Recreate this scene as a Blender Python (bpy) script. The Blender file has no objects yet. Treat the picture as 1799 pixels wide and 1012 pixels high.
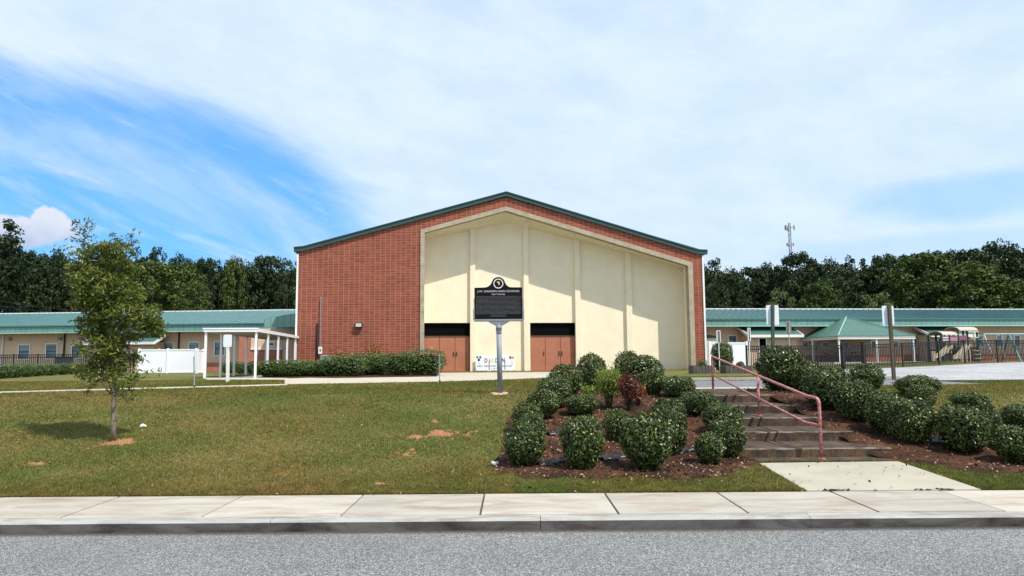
import bpy, bmesh, math, random
import numpy as np
from mathutils import Vector, Matrix
R = math.radians
random.seed(7); rng = np.random.default_rng(11)
sc = bpy.context.scene
COL = sc.collection

# ------------------------------------------------------------------ camera
F_PX, PITCH, ROLL, EYE = 1250.0, R(5.67), R(-0.42), 1.65
cam_d = bpy.data.cameras.new('camera'); cam = bpy.data.objects.new('camera', cam_d); COL.objects.link(cam)
cam_d.sensor_width = 36.0; cam_d.lens = F_PX/1799*36.0; cam_d.clip_start = 0.1; cam_d.clip_end = 5000
CM = Matrix.Rotation(math.pi/2+PITCH, 4, 'X') @ Matrix.Rotation(ROLL, 4, 'Z')
CM.translation = Vector((0, 0, EYE))
cam.matrix_world = CM
sc.camera = cam
sc.render.resolution_x = 1024; sc.render.resolution_y = 576
EYEV = Vector((0, 0, EYE)); R3 = CM.to_3x3()

# ------------------------------------------------------------------ sky and sun
SUN_AZ, SUN_EL = R(50), R(57)
to_sun = Vector((math.sin(SUN_AZ)*math.cos(SUN_EL), -math.cos(SUN_AZ)*math.cos(SUN_EL), math.sin(SUN_EL)))
sun_d = bpy.data.lights.new('sun', 'SUN'); sun = bpy.data.objects.new('sun', sun_d); COL.objects.link(sun)
sun_d.energy = 5.0; sun_d.angle = R(0.6); sun_d.color = (1.0, 0.955, 0.88)
sun.rotation_euler = to_sun.to_track_quat('Z', 'Y').to_euler(); sun.location = (10, -20, 40)
sc.view_settings.view_transform = 'Standard'; sc.view_settings.look = 'None'
sc.view_settings.exposure = 0.12; sc.view_settings.gamma = 1.0; sc.view_settings.use_curve_mapping = False
w = bpy.data.worlds.new('World'); sc.world = w; w.use_nodes = True
def build_world():
    nt = w.node_tree; N = nt.nodes; L = nt.links
    for n in list(N): N.remove(n)
    out = N.new('ShaderNodeOutputWorld'); bg = N.new('ShaderNodeBackground'); L.new(bg.outputs[0], out.inputs[0])
    sky = N.new('ShaderNodeTexSky'); sky.sky_type = 'NISHITA'; sky.sun_disc = False
    sky.sun_elevation = SUN_EL; sky.sun_rotation = math.pi - SUN_AZ
    sky.air_density = 1.35; sky.dust_density = 0.3; sky.ozone_density = 3.0
    tc = N.new('ShaderNodeTexCoord'); sep = N.new('ShaderNodeSeparateXYZ'); L.new(tc.outputs['Generated'], sep.inputs[0])
    def M(op, a, b=None, c=None, clamp=False):
        n = N.new('ShaderNodeMath'); n.operation = op; n.use_clamp = clamp
        for i, v in enumerate((a, b, c)):
            if v is None: continue
            if isinstance(v, (int, float)): n.inputs[i].default_value = v
            else: L.new(v, n.inputs[i])
        return n.outputs[0]
    zr = M('ADD', M('MULTIPLY', sep.outputs[2], 0.75), 0.27)
    sv = N.new('ShaderNodeCombineXYZ'); L.new(sep.outputs[0], sv.inputs[0]); L.new(sep.outputs[1], sv.inputs[1]); L.new(zr, sv.inputs[2]); nv = N.new('ShaderNodeVectorMath'); nv.operation = 'NORMALIZE'; L.new(sv.outputs[0], nv.inputs[0]); L.new(nv.outputs[0], sky.inputs[0])
    az = M('ARCTAN2', sep.outputs[0], sep.outputs[1]); el = M('ARCSINE', sep.outputs[2])
    def comb(x, y, z=0.0):
        c = N.new('ShaderNodeCombineXYZ')
        for i, v in enumerate((x, y, z)):
            if isinstance(v, (int, float)): c.inputs[i].default_value = v
            else: L.new(v, c.inputs[i])
        return c.outputs[0]
    def noise(vec, scale, detail=5, rough=.55, dist=0.0):
        n = N.new('ShaderNodeTexNoise'); n.inputs['Scale'].default_value = scale; n.inputs['Detail'].default_value = detail
        n.inputs['Roughness'].default_value = rough; n.inputs['Distortion'].default_value = dist; L.new(vec, n.inputs['Vector'])
        return n.outputs['Fac']
    def sstep(v, a, b):
        n = N.new('ShaderNodeMapRange'); n.interpolation_type = 'SMOOTHSTEP'
        n.inputs['From Min'].default_value = a; n.inputs['From Max'].default_value = b; L.new(v, n.inputs['Value'])
        return n.outputs[0]
    # streak coordinates, tilted along the wind
    s = M('ADD', M('MULTIPLY', az, 0.94), M('MULTIPLY', el, -0.34)); t = M('ADD', M('MULTIPLY', az, 0.34), M('MULTIPLY', el, 0.94))
    streak = noise(comb(M('MULTIPLY', s, 1.0), M('MULTIPLY', t, 3.6)), 3.0, 6, .58, .35)
    streak2 = noise(comb(M('MULTIPLY', s, 1.6), M('MULTIPLY', t, 8.0), 3.3), 4.0, 6, .6, .3)
    fine = noise(comb(az, M('MULTIPLY', el, 2.0), 1.7), 9.0, 7, .62)
    # the veil: edge of the high cloud sheet, a curve falling from left to right
    rho = M('ADD', M('POWER', M('ABSOLUTE', M('DIVIDE', M('ADD', az, 0.66), 0.50)), 2.6),
            M('POWER', M('ABSOLUTE', M('DIVIDE', M('SUBTRACT', el, 0.02), 0.325)), 2.6))
    rho = M('ADD', rho, M('ADD', M('MULTIPLY', M('SUBTRACT', streak, 0.5), 0.8), M('MULTIPLY', M('SUBTRACT', streak2, 0.5), 0.35)))
    veil = sstep(rho, 0.66, 1.24)
    wisps = M('MULTIPLY', sstep(streak2, 0.46, 0.74), 0.62)
    wisps2 = M('MULTIPLY', sstep(streak, 0.44, 0.70), 0.55)
    wis = M('MAXIMUM', wisps, wisps2)
    cov = M('MAXIMUM', M('MULTIPLY', veil, 0.96), wis)
    # a blue opening low on the right
    d1 = M('ADD', M('POWER', M('DIVIDE', M('SUBTRACT', az, 0.60), 0.16), 2.0), M('POWER', M('DIVIDE', M('SUBTRACT', el, 0.185), 0.030), 2.0))
    d1 = M('ADD', d1, M('MULTIPLY', M('SUBTRACT', fine, .5), 1.2))
    gap = M('SUBTRACT', 1.0, sstep(d1, 0.1, 1.5))
    d3 = M('ADD', M('POWER', M('DIVIDE', M('SUBTRACT', az, 0.56), 0.2), 2.0), M('POWER', M('DIVIDE', M('SUBTRACT', el, 0.13), 0.02), 2.0))
    gap = M('MAXIMUM', gap, M('MULTIPLY', M('SUBTRACT', 1.0, sstep(d3, 0.1, 1.6)), .55))
    cov = M('MULTIPLY', cov, M('SUBTRACT', 1.0, M('MULTIPLY', gap, 0.48)))
    thin = M('MULTIPLY', M('SUBTRACT', 1.0, sstep(streak, 0.30, 0.60)), 0.15)
    cov = M('SUBTRACT', cov, M('MULTIPLY', thin, cov))
    # small cumulus, low at left
    def puff(ca, ce, ra, re):
        q = M('ADD', M('POWER', M('DIVIDE', M('SUBTRACT', az, ca), ra), 2.0), M('POWER', M('DIVIDE', M('SUBTRACT', el, ce), re), 2.0))
        return q
    p1 = M('MINIMUM', puff(-0.615, 0.150, 0.060, 0.022), puff(-0.583, 0.160, 0.028, 0.022))
    cn = noise(comb(az, el, 5.0), 26.0, 6, .6)
    p1 = M('ADD', p1, M('MULTIPLY', M('SUBTRACT', cn, .5), 2.6))
    cum = M('MULTIPLY', M('SUBTRACT', 1.0, sstep(p1, 0.62, 1.05)), 0.85)
    cumshade = sstep(M('ADD', el, M('MULTIPLY', M('SUBTRACT', cn, .5), 0.05)), 0.125, 0.175)
    skymul = N.new('ShaderNodeMixRGB'); skymul.blend_type = 'MULTIPLY'; skymul.inputs[0].default_value = 1
    L.new(sky.outputs[0], skymul.inputs[1]); skymul.inputs[2].default_value = (0.115, 0.195, 0.235, 1)
    cl = N.new('ShaderNodeMixRGB'); L.new(sstep(fine, .3, .7), cl.inputs[0])
    cl.inputs[1].default_value = (0.66, 0.80, 1.0, 1); cl.inputs[2].default_value = (0.74, 0.87, 0.99, 1)
    m1 = N.new('ShaderNodeMixRGB'); L.new(cov, m1.inputs[0]); L.new(skymul.outputs[0], m1.inputs[1]); L.new(cl.outputs[0], m1.inputs[2])
    cc = N.new('ShaderNodeMixRGB'); L.new(cumshade, cc.inputs[0]); cc.inputs[1].default_value = (0.50, 0.56, 0.70, 1); cc.inputs[2].default_value = (0.80, 0.80, 0.86, 1)
    m2 = N.new('ShaderNodeMixRGB'); L.new(cum, m2.inputs[0]); L.new(m1.outputs[0], m2.inputs[1]); L.new(cc.outputs[0], m2.inputs[2])
    L.new(m2.outputs[0], bg.inputs[0]); bg.inputs[1].default_value = 1.0
build_world()

# ------------------------------------------------------------------ terrain function and pixel helpers
def ss(t): t = max(0.0, min(1.0, t)); return t*t*(3-2*t)
KERB_Y, WALK_Y = 7.07, 8.30
def H(x, y):
    if y < WALK_Y: return 0.115
    ta = min(1, max(0, (y-8.35)/7.4)); left = 0.115+0.785*(0.75*ta+0.25*ss(ta))
    tb = (y-10.3)/4.1; right = 0.115+0.03*ss((y-8.3)/1.5)+0.755*min(1, max(0, tb))
    k = ss((x-0.3)/3.0)
    h = left*(1-k)+right*k
    h += 0.30*ss((x-14)/18)*ss((y-24)/14) + 0.20*ss((x-10)/5)*ss((y-39.5)/5)*(1-ss((x-22)/12))
    return h
def Hn(x, y):
    s_ = lambda t: (lambda u: u*u*(3-2*u))(np.clip(t, 0, 1))
    ta = np.clip((y-8.35)/7.4, 0, 1); left = 0.115+0.785*(0.75*ta+0.25*s_(ta))
    right = 0.115+0.03*s_((y-8.3)/1.5)+0.755*np.clip((y-10.3)/4.1, 0, 1)
    k = s_((x-0.3)/3.0); h = left*(1-k)+right*k
    h = h+0.30*s_((x-14)/18)*s_((y-24)/14)+0.20*s_((x-10)/5)*s_((y-39.5)/5)*(1-s_((x-22)/12))
    return np.where(y < WALK_Y, 0.115, h)
def ray(px, py): return R3 @ Vector(((px-899.5)/F_PX, -(py-506)/F_PX, -1.0))
def atY(px, py, Y): d = ray(px, py); return EYEV + d*(Y/d.y)
def G(px, py, z): d = ray(px, py); return EYEV + d*((z-EYE)/d.z)
def GT(px, py):
    d = ray(px, py); t = 6.0/d.y
    while t < 90:
        p = EYEV + d*t
        if p.z <= H(p.x, p.y): return Vector((p.x, p.y, H(p.x, p.y)))
        t += 0.01
    return EYEV + d*t
class Frame:            # a wall plane: local x along it, local y into the building, z up
    def __init__(s, o, ang): s.o = o; s.a = ang; s.c = math.cos(ang); s.s = math.sin(ang)
    def uv(s, px, py, v=0.0):
        d = ray(px, py); n = Vector((-s.s, s.c, 0)); p0 = s.o + n*v
        t = (p0-EYEV).dot(n)/d.dot(n); p = EYEV+d*t; q = p-s.o
        return (q.x*s.c+q.y*s.s, p.z-s.o.z)
    def loc(s, p): q = p-s.o; return Vector((q.x*s.c+q.y*s.s, -q.x*s.s+q.y*s.c, q.z))

# ------------------------------------------------------------------ naming helpers
def tag(o, label=None, cat=None, group=None, kind=None):
    if label: o['label'] = label
    if cat: o['category'] = cat
    if group: o['group'] = group
    if kind: o['kind'] = kind
    return o
def empty(name, loc, rz, label, cat, group=None):
    o = bpy.data.objects.new(name, None); COL.objects.link(o); o.empty_display_size = .2
    o.location = loc; o.rotation_euler = (0, 0, rz); return tag(o, label, cat, group)
KIDS = {}
def link(o, parent=None):
    COL.objects.link(o)
    if parent: o.parent = parent; KIDS.setdefault(parent.name, []).append(o)
    return o
def copy_tree(o, parent=None):
    c = o.copy(); link(c, parent)
    for ch in KIDS.get(o.name, []): copy_tree(ch, c)
    return c

# ------------------------------------------------------------------ materials
def sock(n, *names):
    for s in names:
        if s in n.inputs: return n.inputs[s]
MATS = {}
def mat(name, base, rough=.8, col2=None, nscale=3.0, amt=1.0, fine=0.12, fscale=60, bump=0.0, bscale=80, metal=0.0, spec=.4, island=None, trans=0.0, objrand=0.0, lo=.35, hi=.65, stretch=(1,1,1)):
    if name in MATS: return MATS[name]
    m = bpy.data.materials.new(name); m.use_nodes = True; nt = m.node_tree; N = nt.nodes; L = nt.links
    b = N['Principled BSDF']; b.inputs['Roughness'].default_value = rough; b.inputs['Metallic'].default_value = metal
    sock(b, 'Specular IOR Level', 'Specular').default_value = spec
    tc = N.new('ShaderNodeTexCoord'); mp = N.new('ShaderNodeMapping'); mp.inputs['Scale'].default_value = stretch; L.new(tc.outputs['Object'], mp.inputs[0]); V = mp.outputs[0]
    def noise(s, d=4):
        n = N.new('ShaderNodeTexNoise'); n.inputs['Scale'].default_value = s; n.inputs['Detail'].default_value = d; L.new(V, n.inputs['Vector']); return n.outputs['Fac']
    def mr(v, a, b_, c, d):
        n = N.new('ShaderNodeMapRange'); n.inputs[1].default_value = a; n.inputs[2].default_value = b_; n.inputs[3].default_value = c; n.inputs[4].default_value = d; L.new(v, n.inputs[0]); return n.outputs[0]
    def mix(fac, a, c, bt='MIX'):
        n = N.new('ShaderNodeMixRGB'); n.blend_type = bt
        for i, v in enumerate((fac, a, c)):
            if hasattr(v, 'type') and hasattr(v, 'links'): L.new(v, n.inputs[i])
            elif isinstance(v, (int, float)): n.inputs[i].default_value = v
            else: n.inputs[i].default_value = (*v[:3], 1)
        return n.outputs[0]
    rgb = N.new('ShaderNodeRGB'); rgb.outputs[0].default_value = (*base, 1); col = rgb.outputs[0]
    if col2: col = mix(mr(noise(nscale), lo, hi, 0, amt), base, col2)
    if island:
        g = N.new('ShaderNodeNewGeometry'); cr = N.new('ShaderNodeValToRGB'); cr.color_ramp.interpolation = 'LINEAR'
        els = cr.color_ramp.elements
        while len(els) < len(island): els.new(0.5)
        for i, c in enumerate(island): els[i].position = i/(len(island)-1); els[i].color = (*c, 1)
        L.new(g.outputs['Random Per Island'], cr.inputs[0]); col = cr.outputs[0]
        if col2: col = mix(mr(noise(nscale), lo, hi, 0, amt), col, col2)
    if objrand:
        oi = N.new('ShaderNodeObjectInfo'); hs = N.new('ShaderNodeHueSaturation'); L.new(col, hs.inputs['Color'])
        L.new(mr(oi.outputs['Random'], 0, 1, 1-objrand, 1+objrand), hs.inputs['Value']); L.new(mr(oi.outputs['Random'], 0, 1, .5+objrand*.05, .5-objrand*.05), hs.inputs['Hue']); col = hs.outputs[0]
    if fine:
        v = mr(noise(fscale, 3), .3, .7, 1-fine, 1+fine); n = N.new('ShaderNodeHueSaturation'); L.new(col, n.inputs['Color']); L.new(v, n.inputs['Value']); col = n.outputs[0]
    L.new(col, b.inputs['Base Color'])
    if bump:
        bp = N.new('ShaderNodeBump'); bp.inputs['Strength'].default_value = bump; bp.inputs['Distance'].default_value = .02; L.new(noise(bscale, 5), bp.inputs['Height']); L.new(bp.outputs[0], b.inputs['Normal'])
    if trans:
        tr = N.new('ShaderNodeBsdfTranslucent'); L.new(col, tr.inputs[0]); ms = N.new('ShaderNodeMixShader'); ms.inputs[0].default_value = trans
        L.new(b.outputs[0], ms.inputs[1]); L.new(tr.outputs[0], ms.inputs[2]); L.new(ms.outputs[0], N['Material Output'].inputs[0])
    MATS[name] = m; return m

def brick_mat(name, c1, c2, mortar, bw, bh, offset=0.0, ms=.012):
    m = bpy.data.materials.new(name); m.use_nodes = True; nt = m.node_tree; N = nt.nodes; L = nt.links; b = N['Principled BSDF']
    b.inputs['Roughness'].default_value = .85; sock(b, 'Specular IOR Level', 'Specular').default_value = .2
    tc = N.new('ShaderNodeTexCoord'); sp = N.new('ShaderNodeSeparateXYZ'); L.new(tc.outputs['Object'], sp.inputs[0])
    ad = N.new('ShaderNodeMath'); ad.operation = 'ADD'; L.new(sp.outputs[0], ad.inputs[0]); L.new(sp.outputs[1], ad.inputs[1])
    cb = N.new('ShaderNodeCombineXYZ'); L.new(ad.outputs[0], cb.inputs[0]); L.new(sp.outputs[2], cb.inputs[1])
    def br(msz, cA, cB, cM, w_, h_):
        t = N.new('ShaderNodeTexBrick'); t.offset = offset; t.offset_frequency = 2; t.squash = 1
        t.inputs['Scale'].default_value = 1; t.inputs['Brick Width'].default_value = w_; t.inputs['Row Height'].default_value = h_
        t.inputs['Mortar Size'].default_value = msz; t.inputs['Mortar Smooth'].default_value = .15; t.inputs['Bias'].default_value = 0
        t.inputs['Color1'].default_value = (*cA, 1); t.inputs['Color2'].default_value = (*cB, 1); t.inputs['Mortar'].default_value = (*cM, 1)
        L.new(cb.outputs[0], t.inputs['Vector']); return t
    t = br(ms, c1, c2, mortar, bw, bh)
    n = N.new('ShaderNodeTexNoise'); n.inputs['Scale'].default_value = .8; n.inputs['Detail'].default_value = 6; n.inputs['Roughness'].default_value = .7; L.new(tc.outputs['Object'], n.inputs['Vector'])
    mr = N.new('ShaderNodeMapRange'); mr.inputs[1].default_value = .3; mr.inputs[2].default_value = .7; mr.inputs[3].default_value = .86; mr.inputs[4].default_value = 1.12; L.new(n.outputs['Fac'], mr.inputs[0])
    hs = N.new('ShaderNodeHueSaturation'); L.new(t.outputs['Color'], hs.inputs['Color']); L.new(mr.outputs[0], hs.inputs['Value']); L.new(hs.outputs[0], b.inputs['Base Color'])
    bp = N.new('ShaderNodeBump'); bp.invert = True; bp.inputs['Strength'].default_value = .5; bp.inputs['Distance'].default_value = .01; L.new(t.outputs['Fac'], bp.inputs['Height']); L.new(bp.outputs[0], b.inputs['Normal'])
    MATS[name] = m; return m
def ribbed(name, base, pitch, dark=.72, rough=.45, axis=0):
    m = mat(name, base, rough, col2=tuple(c*.86 for c in base), nscale=1.2, fine=.05, spec=.4); nt = m.node_tree; N = nt.nodes; L = nt.links
    b = N['Principled BSDF']; old = b.inputs['Base Color'].links[0].from_socket
    tc = N.new('ShaderNodeTexCoord'); sp = N.new('ShaderNodeSeparateXYZ'); L.new(tc.outputs['Object'], sp.inputs[0])
    d = N.new('ShaderNodeMath'); d.operation = 'DIVIDE'; d.inputs[1].default_value = pitch; L.new(sp.outputs[axis], d.inputs[0])
    fr = N.new('ShaderNodeMath'); fr.operation = 'FRACT'; L.new(d.outputs[0], fr.inputs[0])
    lt = N.new('ShaderNodeMath'); lt.operation = 'LESS_THAN'; lt.inputs[1].default_value = .1; L.new(fr.outputs[0], lt.inputs[0])
    mx = N.new('ShaderNodeMixRGB'); mx.blend_type = 'MULTIPLY'; L.new(lt.outputs[0], mx.inputs[0]); L.new(old, mx.inputs[1]); mx.inputs[2].default_value = (dark, dark, dark, 1)
    L.new(mx.outputs[0], b.inputs['Base Color']); return m

BRICK = brick_mat('brick', (.180, .042, .023), (.285, .070, .038), (.42, .22, .155), .30, .098, 0.0, .010)
BRICK2 = brick_mat('low_brick', (.36, .10, .055), (.45, .14, .08), (.45, .30, .22), .21, .075, .5, .010)
STUCCO = mat('stucco', (.87, .76, .565), .9, col2=(.82, .71, .52), nscale=1.3, fine=.05, fscale=22, bump=.25, bscale=60, spec=.15)
STUCCO_P = mat('stucco_pilaster', (.85, .75, .56), .9, col2=(.80, .70, .51), nscale=1.6, fine=.05, fscale=25, bump=.2, spec=.15)
FRAMEC = mat('frame_concrete', (.43, .37, .27), .9, col2=(.34, .28, .20), nscale=2.2, fine=.12, fscale=20, bump=.2, spec=.2)
GREENTRIM = mat('green_trim', (.030, .075, .068), .5, col2=(.026, .065, .06), nscale=1.0, fine=.05)
TEAL = ribbed('teal_panel', (.175, .35, .305), .40, .62)
TEAL_ROOF = ribbed('teal_roof', (.110, .225, .222), .45, .82, .38)
GREEN_ROOF = ribbed('green_roof', (.062, .138, .108), .40, .72)
TAN = mat('tan_wall', (.72, .51, .37), .9, col2=(.66, .46, .33), nscale=.9, fine=.06, bump=.1, spec=.15)
WHITE = mat('white_paint', (.80, .80, .78), .5, col2=(.72, .72, .70), nscale=2, fine=.03)
VINYL = mat('white_vinyl', (.84, .85, .87), .35, col2=(.78, .79, .81), nscale=.6, fine=.02)
ALU = mat('aluminium', (.26, .28, .31), .6, col2=(.20, .22, .25), nscale=6, fine=.06, metal=.1)
DOOR = mat('door_paint', (.42, .16, .09), .55, col2=(.37, .135, .08), nscale=2.0, fine=.05, spec=.35)
BLACK = mat('black_metal', (.012, .012, .014), .5, fine=.05)
DARKVOID = mat('dark_glass', (.004, .004, .004), .9, fine=.0, spec=.05)
GLASS = mat('window_glass', (.055, .085, .10), .12, col2=(.12, .20, .22), nscale=1.4, fine=.03, spec=.8)
BLIND = mat('window_blind', (.28, .36, .38), .5, fine=.05)
CONC = mat('concrete', (.40, .345, .265), .9, col2=(.47, .42, .34), nscale=1.1, fine=.09, fscale=35, bump=.12, bscale=120, spec=.2)
PAD = mat('pad_concrete', (.34, .31, .24), .9, col2=(.40, .365, .29), nscale=1.5, fine=.10, fscale=60, bump=.15, bscale=150, spec=.2)
STEPC = mat('weathered_step', (.050, .040, .031), .9, col2=(.135, .085, .052), nscale=3.5, fine=.3, fscale=30, bump=.4, bscale=40, spec=.2, lo=.42, hi=.72)
STEPE = mat('step_nosing', (.22, .18, .14), .9, col2=(.10, .07, .05), nscale=6, fine=.2, bump=.3, spec=.2)
MULCH = mat('mulch', (.024, .014, .010), .95, col2=(.095, .042, .024), nscale=2.2, fine=.45, fscale=40, bump=.8, bscale=50, spec=.1)
CLAY = mat('red_clay', (.33, .125, .065), .95, col2=(.24, .15, .07), nscale=9, fine=.4, fscale=40, bump=.5, bscale=40, spec=.1)
ASPH2 = mat('drive_asphalt', (.13, .135, .15), .9, col2=(.17, .17, .18), nscale=1, fine=.15, bump=.1)
GRAVEL = mat('pale_gravel', (.27, .265, .27), .95, col2=(.37, .365, .37), nscale=.8, fine=.35, fscale=14, bump=.5, bscale=30, stretch=(1, .5, 1))
PLASTIC = mat('edging_plastic', (.014, .014, .016), .35, fine=.1, bump=.6, bscale=12)
BARK = mat('bark', (.27, .22, .165), .95, col2=(.15, .115, .08), nscale=14, fine=.25, bump=.6, bscale=40, spec=.1, stretch=(1, 1, .3))
DBARK = mat('dark_bark', (.05, .038, .03), .95, fine=.2, spec=.1)
WOODG = mat('grey_wood', (.13, .115, .10), .9, col2=(.07, .06, .05), nscale=7, fine=.25, bump=.3, stretch=(3, 3, .5))
POLEW = mat('treated_post', (.105, .065, .04), .85, col2=(.06, .075, .05), nscale=1.1, fine=.2, bump=.2)
GALV = mat('galvanised', (.40, .42, .43), .5, col2=(.32, .34, .35), nscale=8, fine=.05, metal=.2)
PINK = mat('faded_red_paint', (.38, .095, .095), .6, col2=(.55, .30, .28), nscale=34, fine=.22, fscale=70, bump=.35, bscale=60, lo=.47, hi=.60)
SHRUBLEAF = mat('shrub_leaf', (.05, .1, .03), .36, island=[(.010, .017, .003), (.020, .034, .006), (.042, .066, .010), (.090, .128, .020), (.19, .225, .055)], fine=0, spec=.38, trans=.10, objrand=.14)
HEDGELEAF = mat('hedge_leaf', (.05, .1, .03), .38, island=[(.03, .058, .012), (.07, .12, .022), (.16, .23, .04)], fine=0, spec=.5, trans=.12, objrand=.14)
SHRUBCORE = mat('shrub_core', (.008, .016, .006), .9, fine=.3, fscale=20, spec=.05)  # near-black fill: the foliage's inner self-shade put into its colour
OAKLEAF = mat('oak_leaf', (.1, .12, .03), .45, island=[(.045, .065, .010), (.09, .13, .018), (.165, .205, .030), (.24, .22, .05)], fine=0, spec=.4, trans=.3)
FOR_D = mat('forest_dark_leaf', (.02, .04, .015), .6, island=[(.012, .022, .008), (.022, .040, .012), (.042, .068, .018)], fine=0, spec=.2, trans=.12, objrand=.2)
FOR_M = mat('forest_mid_leaf', (.02, .04, .015), .6, island=[(.022, .038, .008), (.048, .075, .014), (.10, .135, .025)], fine=0, spec=.2, trans=.18, objrand=.15)
FOR_L = mat('forest_pale_leaf', (.02, .04, .015), .6, island=[(.06, .085, .025), (.11, .14, .045), (.17, .18, .07)], fine=0, spec=.2, trans=.2, objrand=.1)
YGLEAF = mat('yellow_green_leaf', (.2, .3, .05), .45, island=[(.10, .15, .025), (.19, .26, .04), (.33, .36, .06)], fine=0, spec=.4, trans=.3)
REDLEAF = mat('red_leaf', (.3, .05, .04), .45, island=[(.05, .035, .015), (.12, .025, .018), (.24, .04, .03), (.07, .065, .02)], fine=0, spec=.4, trans=.25)
RUSTLEAF = mat('rust_leaf', (.4, .15, .06), .5, island=[(.20, .07, .03), (.36, .13, .05), (.28, .16, .05)], fine=0, trans=.25)

# ------------------------------------------------------------------ mesh builder
VN = {}
def vnoise(X, Y, f, seed):
    if seed not in VN: VN[seed] = np.random.default_rng(seed).random((257, 257))
    q = VN[seed]; x = np.asarray(X)*f; y = np.asarray(Y)*f; i = np.floor(x).astype(int); j = np.floor(y).astype(int); u = x-i; v = y-j; u = u*u*(3-2*u); v = v*v*(3-2*v); i %= 256; j %= 256
    return (q[j, i]*(1-u)+q[j, i+1]*u)*(1-v)+(q[j+1, i]*(1-u)+q[j+1, i+1]*u)*v
def bare_noise(X, Y): return vnoise(X, Y, 3.2, 33)*.35+vnoise(X, Y, 8.5, 31)*.35+vnoise(X, Y, 19, 32)*.30
class MB:
    def __init__(s): s.v = []; s.f = []; s.m = []
    def poly(s, pts, mi=0):
        n = len(s.v); s.v += [tuple(p) for p in pts]; s.f.append(tuple(range(n, n+len(pts)))); s.m.append(mi)
    def box(s, x0, x1, y0, y1, z0, z1, mi=0):
        n = len(s.v); s.v += [(x, y, z) for z in (z0, z1) for y in (y0, y1) for x in (x0, x1)]
        for f in ((0, 2, 3, 1), (4, 5, 7, 6), (0, 1, 5, 4), (2, 6, 7, 3), (0, 4, 6, 2), (1, 3, 7, 5)): s.f.append(tuple(n+i for i in f)); s.m.append(mi)
        return s
    def prism(s, pts, d0, d1, axis='y', mi=0):      # outline extruded along an axis; pts (a, b): axis y -> (x, z); z -> (x, y); x -> (y, z)
        def P(a, b, d): return {'y': (a, d, b), 'z': (a, b, d), 'x': (d, a, b)}[axis]
        n = len(s.v); k = len(pts); s.v += [P(a, b, d0) for a, b in pts]+[P(a, b, d1) for a, b in pts]
        s.f.append(tuple(range(n, n+k))); s.f.append(tuple(range(n+2*k-1, n+k-1, -1))); s.m += [mi, mi]
        for i in range(k): j = (i+1) % k; s.f.append((n+i, n+k+i, n+k+j, n+j)); s.m.append(mi)
        return s
    def tube(s, pts, rad, n=8, mi=0, cap=True):
        pts = [Vector(p) for p in pts]; rr = rad if isinstance(rad, (list, tuple)) else [rad]*len(pts); base = len(s.v); up = None
        for i, p in enumerate(pts):
            d = (pts[min(i+1, len(pts)-1)]-pts[max(i-1, 0)]).normalized()
            if up is None: up = d.orthogonal().normalized()
            up = (up-d*up.dot(d)).normalized(); w_ = d.cross(up)
            for k in range(n):
                a = 2*math.pi*k/n; s.v.append(tuple(p+(up*math.cos(a)+w_*math.sin(a))*rr[i]))
        for i in range(len(pts)-1):
            for k in range(n):
                a = base+i*n+k; b = base+i*n+(k+1) % n; s.f.append((a, b, b+n, a+n)); s.m.append(mi)
        if cap:
            s.f.append(tuple(base+k for k in range(n-1, -1, -1))); s.m.append(mi); e = base+(len(pts)-1)*n
            s.f.append(tuple(e+k for k in range(n))); s.m.append(mi)
        return s
    def mesh(s, name, mats, smooth=False, bevel=0):
        me = bpy.data.meshes.new(name); me.from_pydata(s.v, [], s.f); me.polygons.foreach_set('material_index', s.m)
        for m in (mats if isinstance(mats, (list, tuple)) else [mats]): me.materials.append(m)
        bm = bmesh.new(); bm.from_mesh(me); bmesh.ops.recalc_face_normals(bm, faces=bm.faces)
        if bevel: bmesh.ops.bevel(bm, geom=bm.edges[:], offset=bevel, segments=2, affect='EDGES', profile=.5)
        bm.to_mesh(me); bm.free()
        if smooth: me.polygons.foreach_set('use_smooth', [True]*len(me.polygons))
        me.update(); return me
    def build(s, name, mats, parent=None, smooth=False, bevel=0):
        return link(bpy.data.objects.new(name, s.mesh(name, mats, smooth, bevel)), parent)
def bx(name, m, parent, *a, bevel=0): return MB().box(*a).build(name, m, parent, bevel=bevel)
def fast_mesh(name, verts, nper, mats, mi=None, smooth=False):
    verts = np.asarray(verts, dtype=np.float32).reshape(-1, 3); nv = len(verts); nf = nv//nper
    me = bpy.data.meshes.new(name); me.vertices.add(nv); me.vertices.foreach_set('co', verts.ravel())
    me.loops.add(nv); me.loops.foreach_set('vertex_index', np.arange(nv, dtype=np.int32))
    me.polygons.add(nf); me.polygons.foreach_set('loop_start', np.arange(0, nv, nper, dtype=np.int32))
    try: me.polygons.foreach_set('loop_total', np.full(nf, nper, dtype=np.int32))
    except Exception: pass
    for m in mats: me.materials.append(m)
    if mi is not None: me.polygons.foreach_set('material_index', np.asarray(mi, dtype=np.int32))
    me.update(calc_edges=True); return me
def unit(a): return a/np.maximum(np.linalg.norm(a, axis=1, keepdims=True), 1e-9)
def leaves(P, Nn, ln, wd, tilt=.6, r=None):
    r = r or rng; n = len(P); nn = unit(Nn+tilt*r.normal(size=(n, 3))); t = unit(np.cross(nn, r.normal(size=(n, 3)))); b = np.cross(nn, t)
    l = (ln*r.uniform(.7, 1.3, n))[:, None]; w_ = (wd*r.uniform(.7, 1.3, n))[:, None]
    return np.stack([P-t*l*.5, P+b*w_*.5+t*l*.05+nn*l*.06, P+t*l*.5, P-b*w_*.5+t*l*.05+nn*l*.06], 1).reshape(-1, 3)
def sph(n, r=None):
    r = r or rng; return unit(r.normal(size=(n, 3)))
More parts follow.
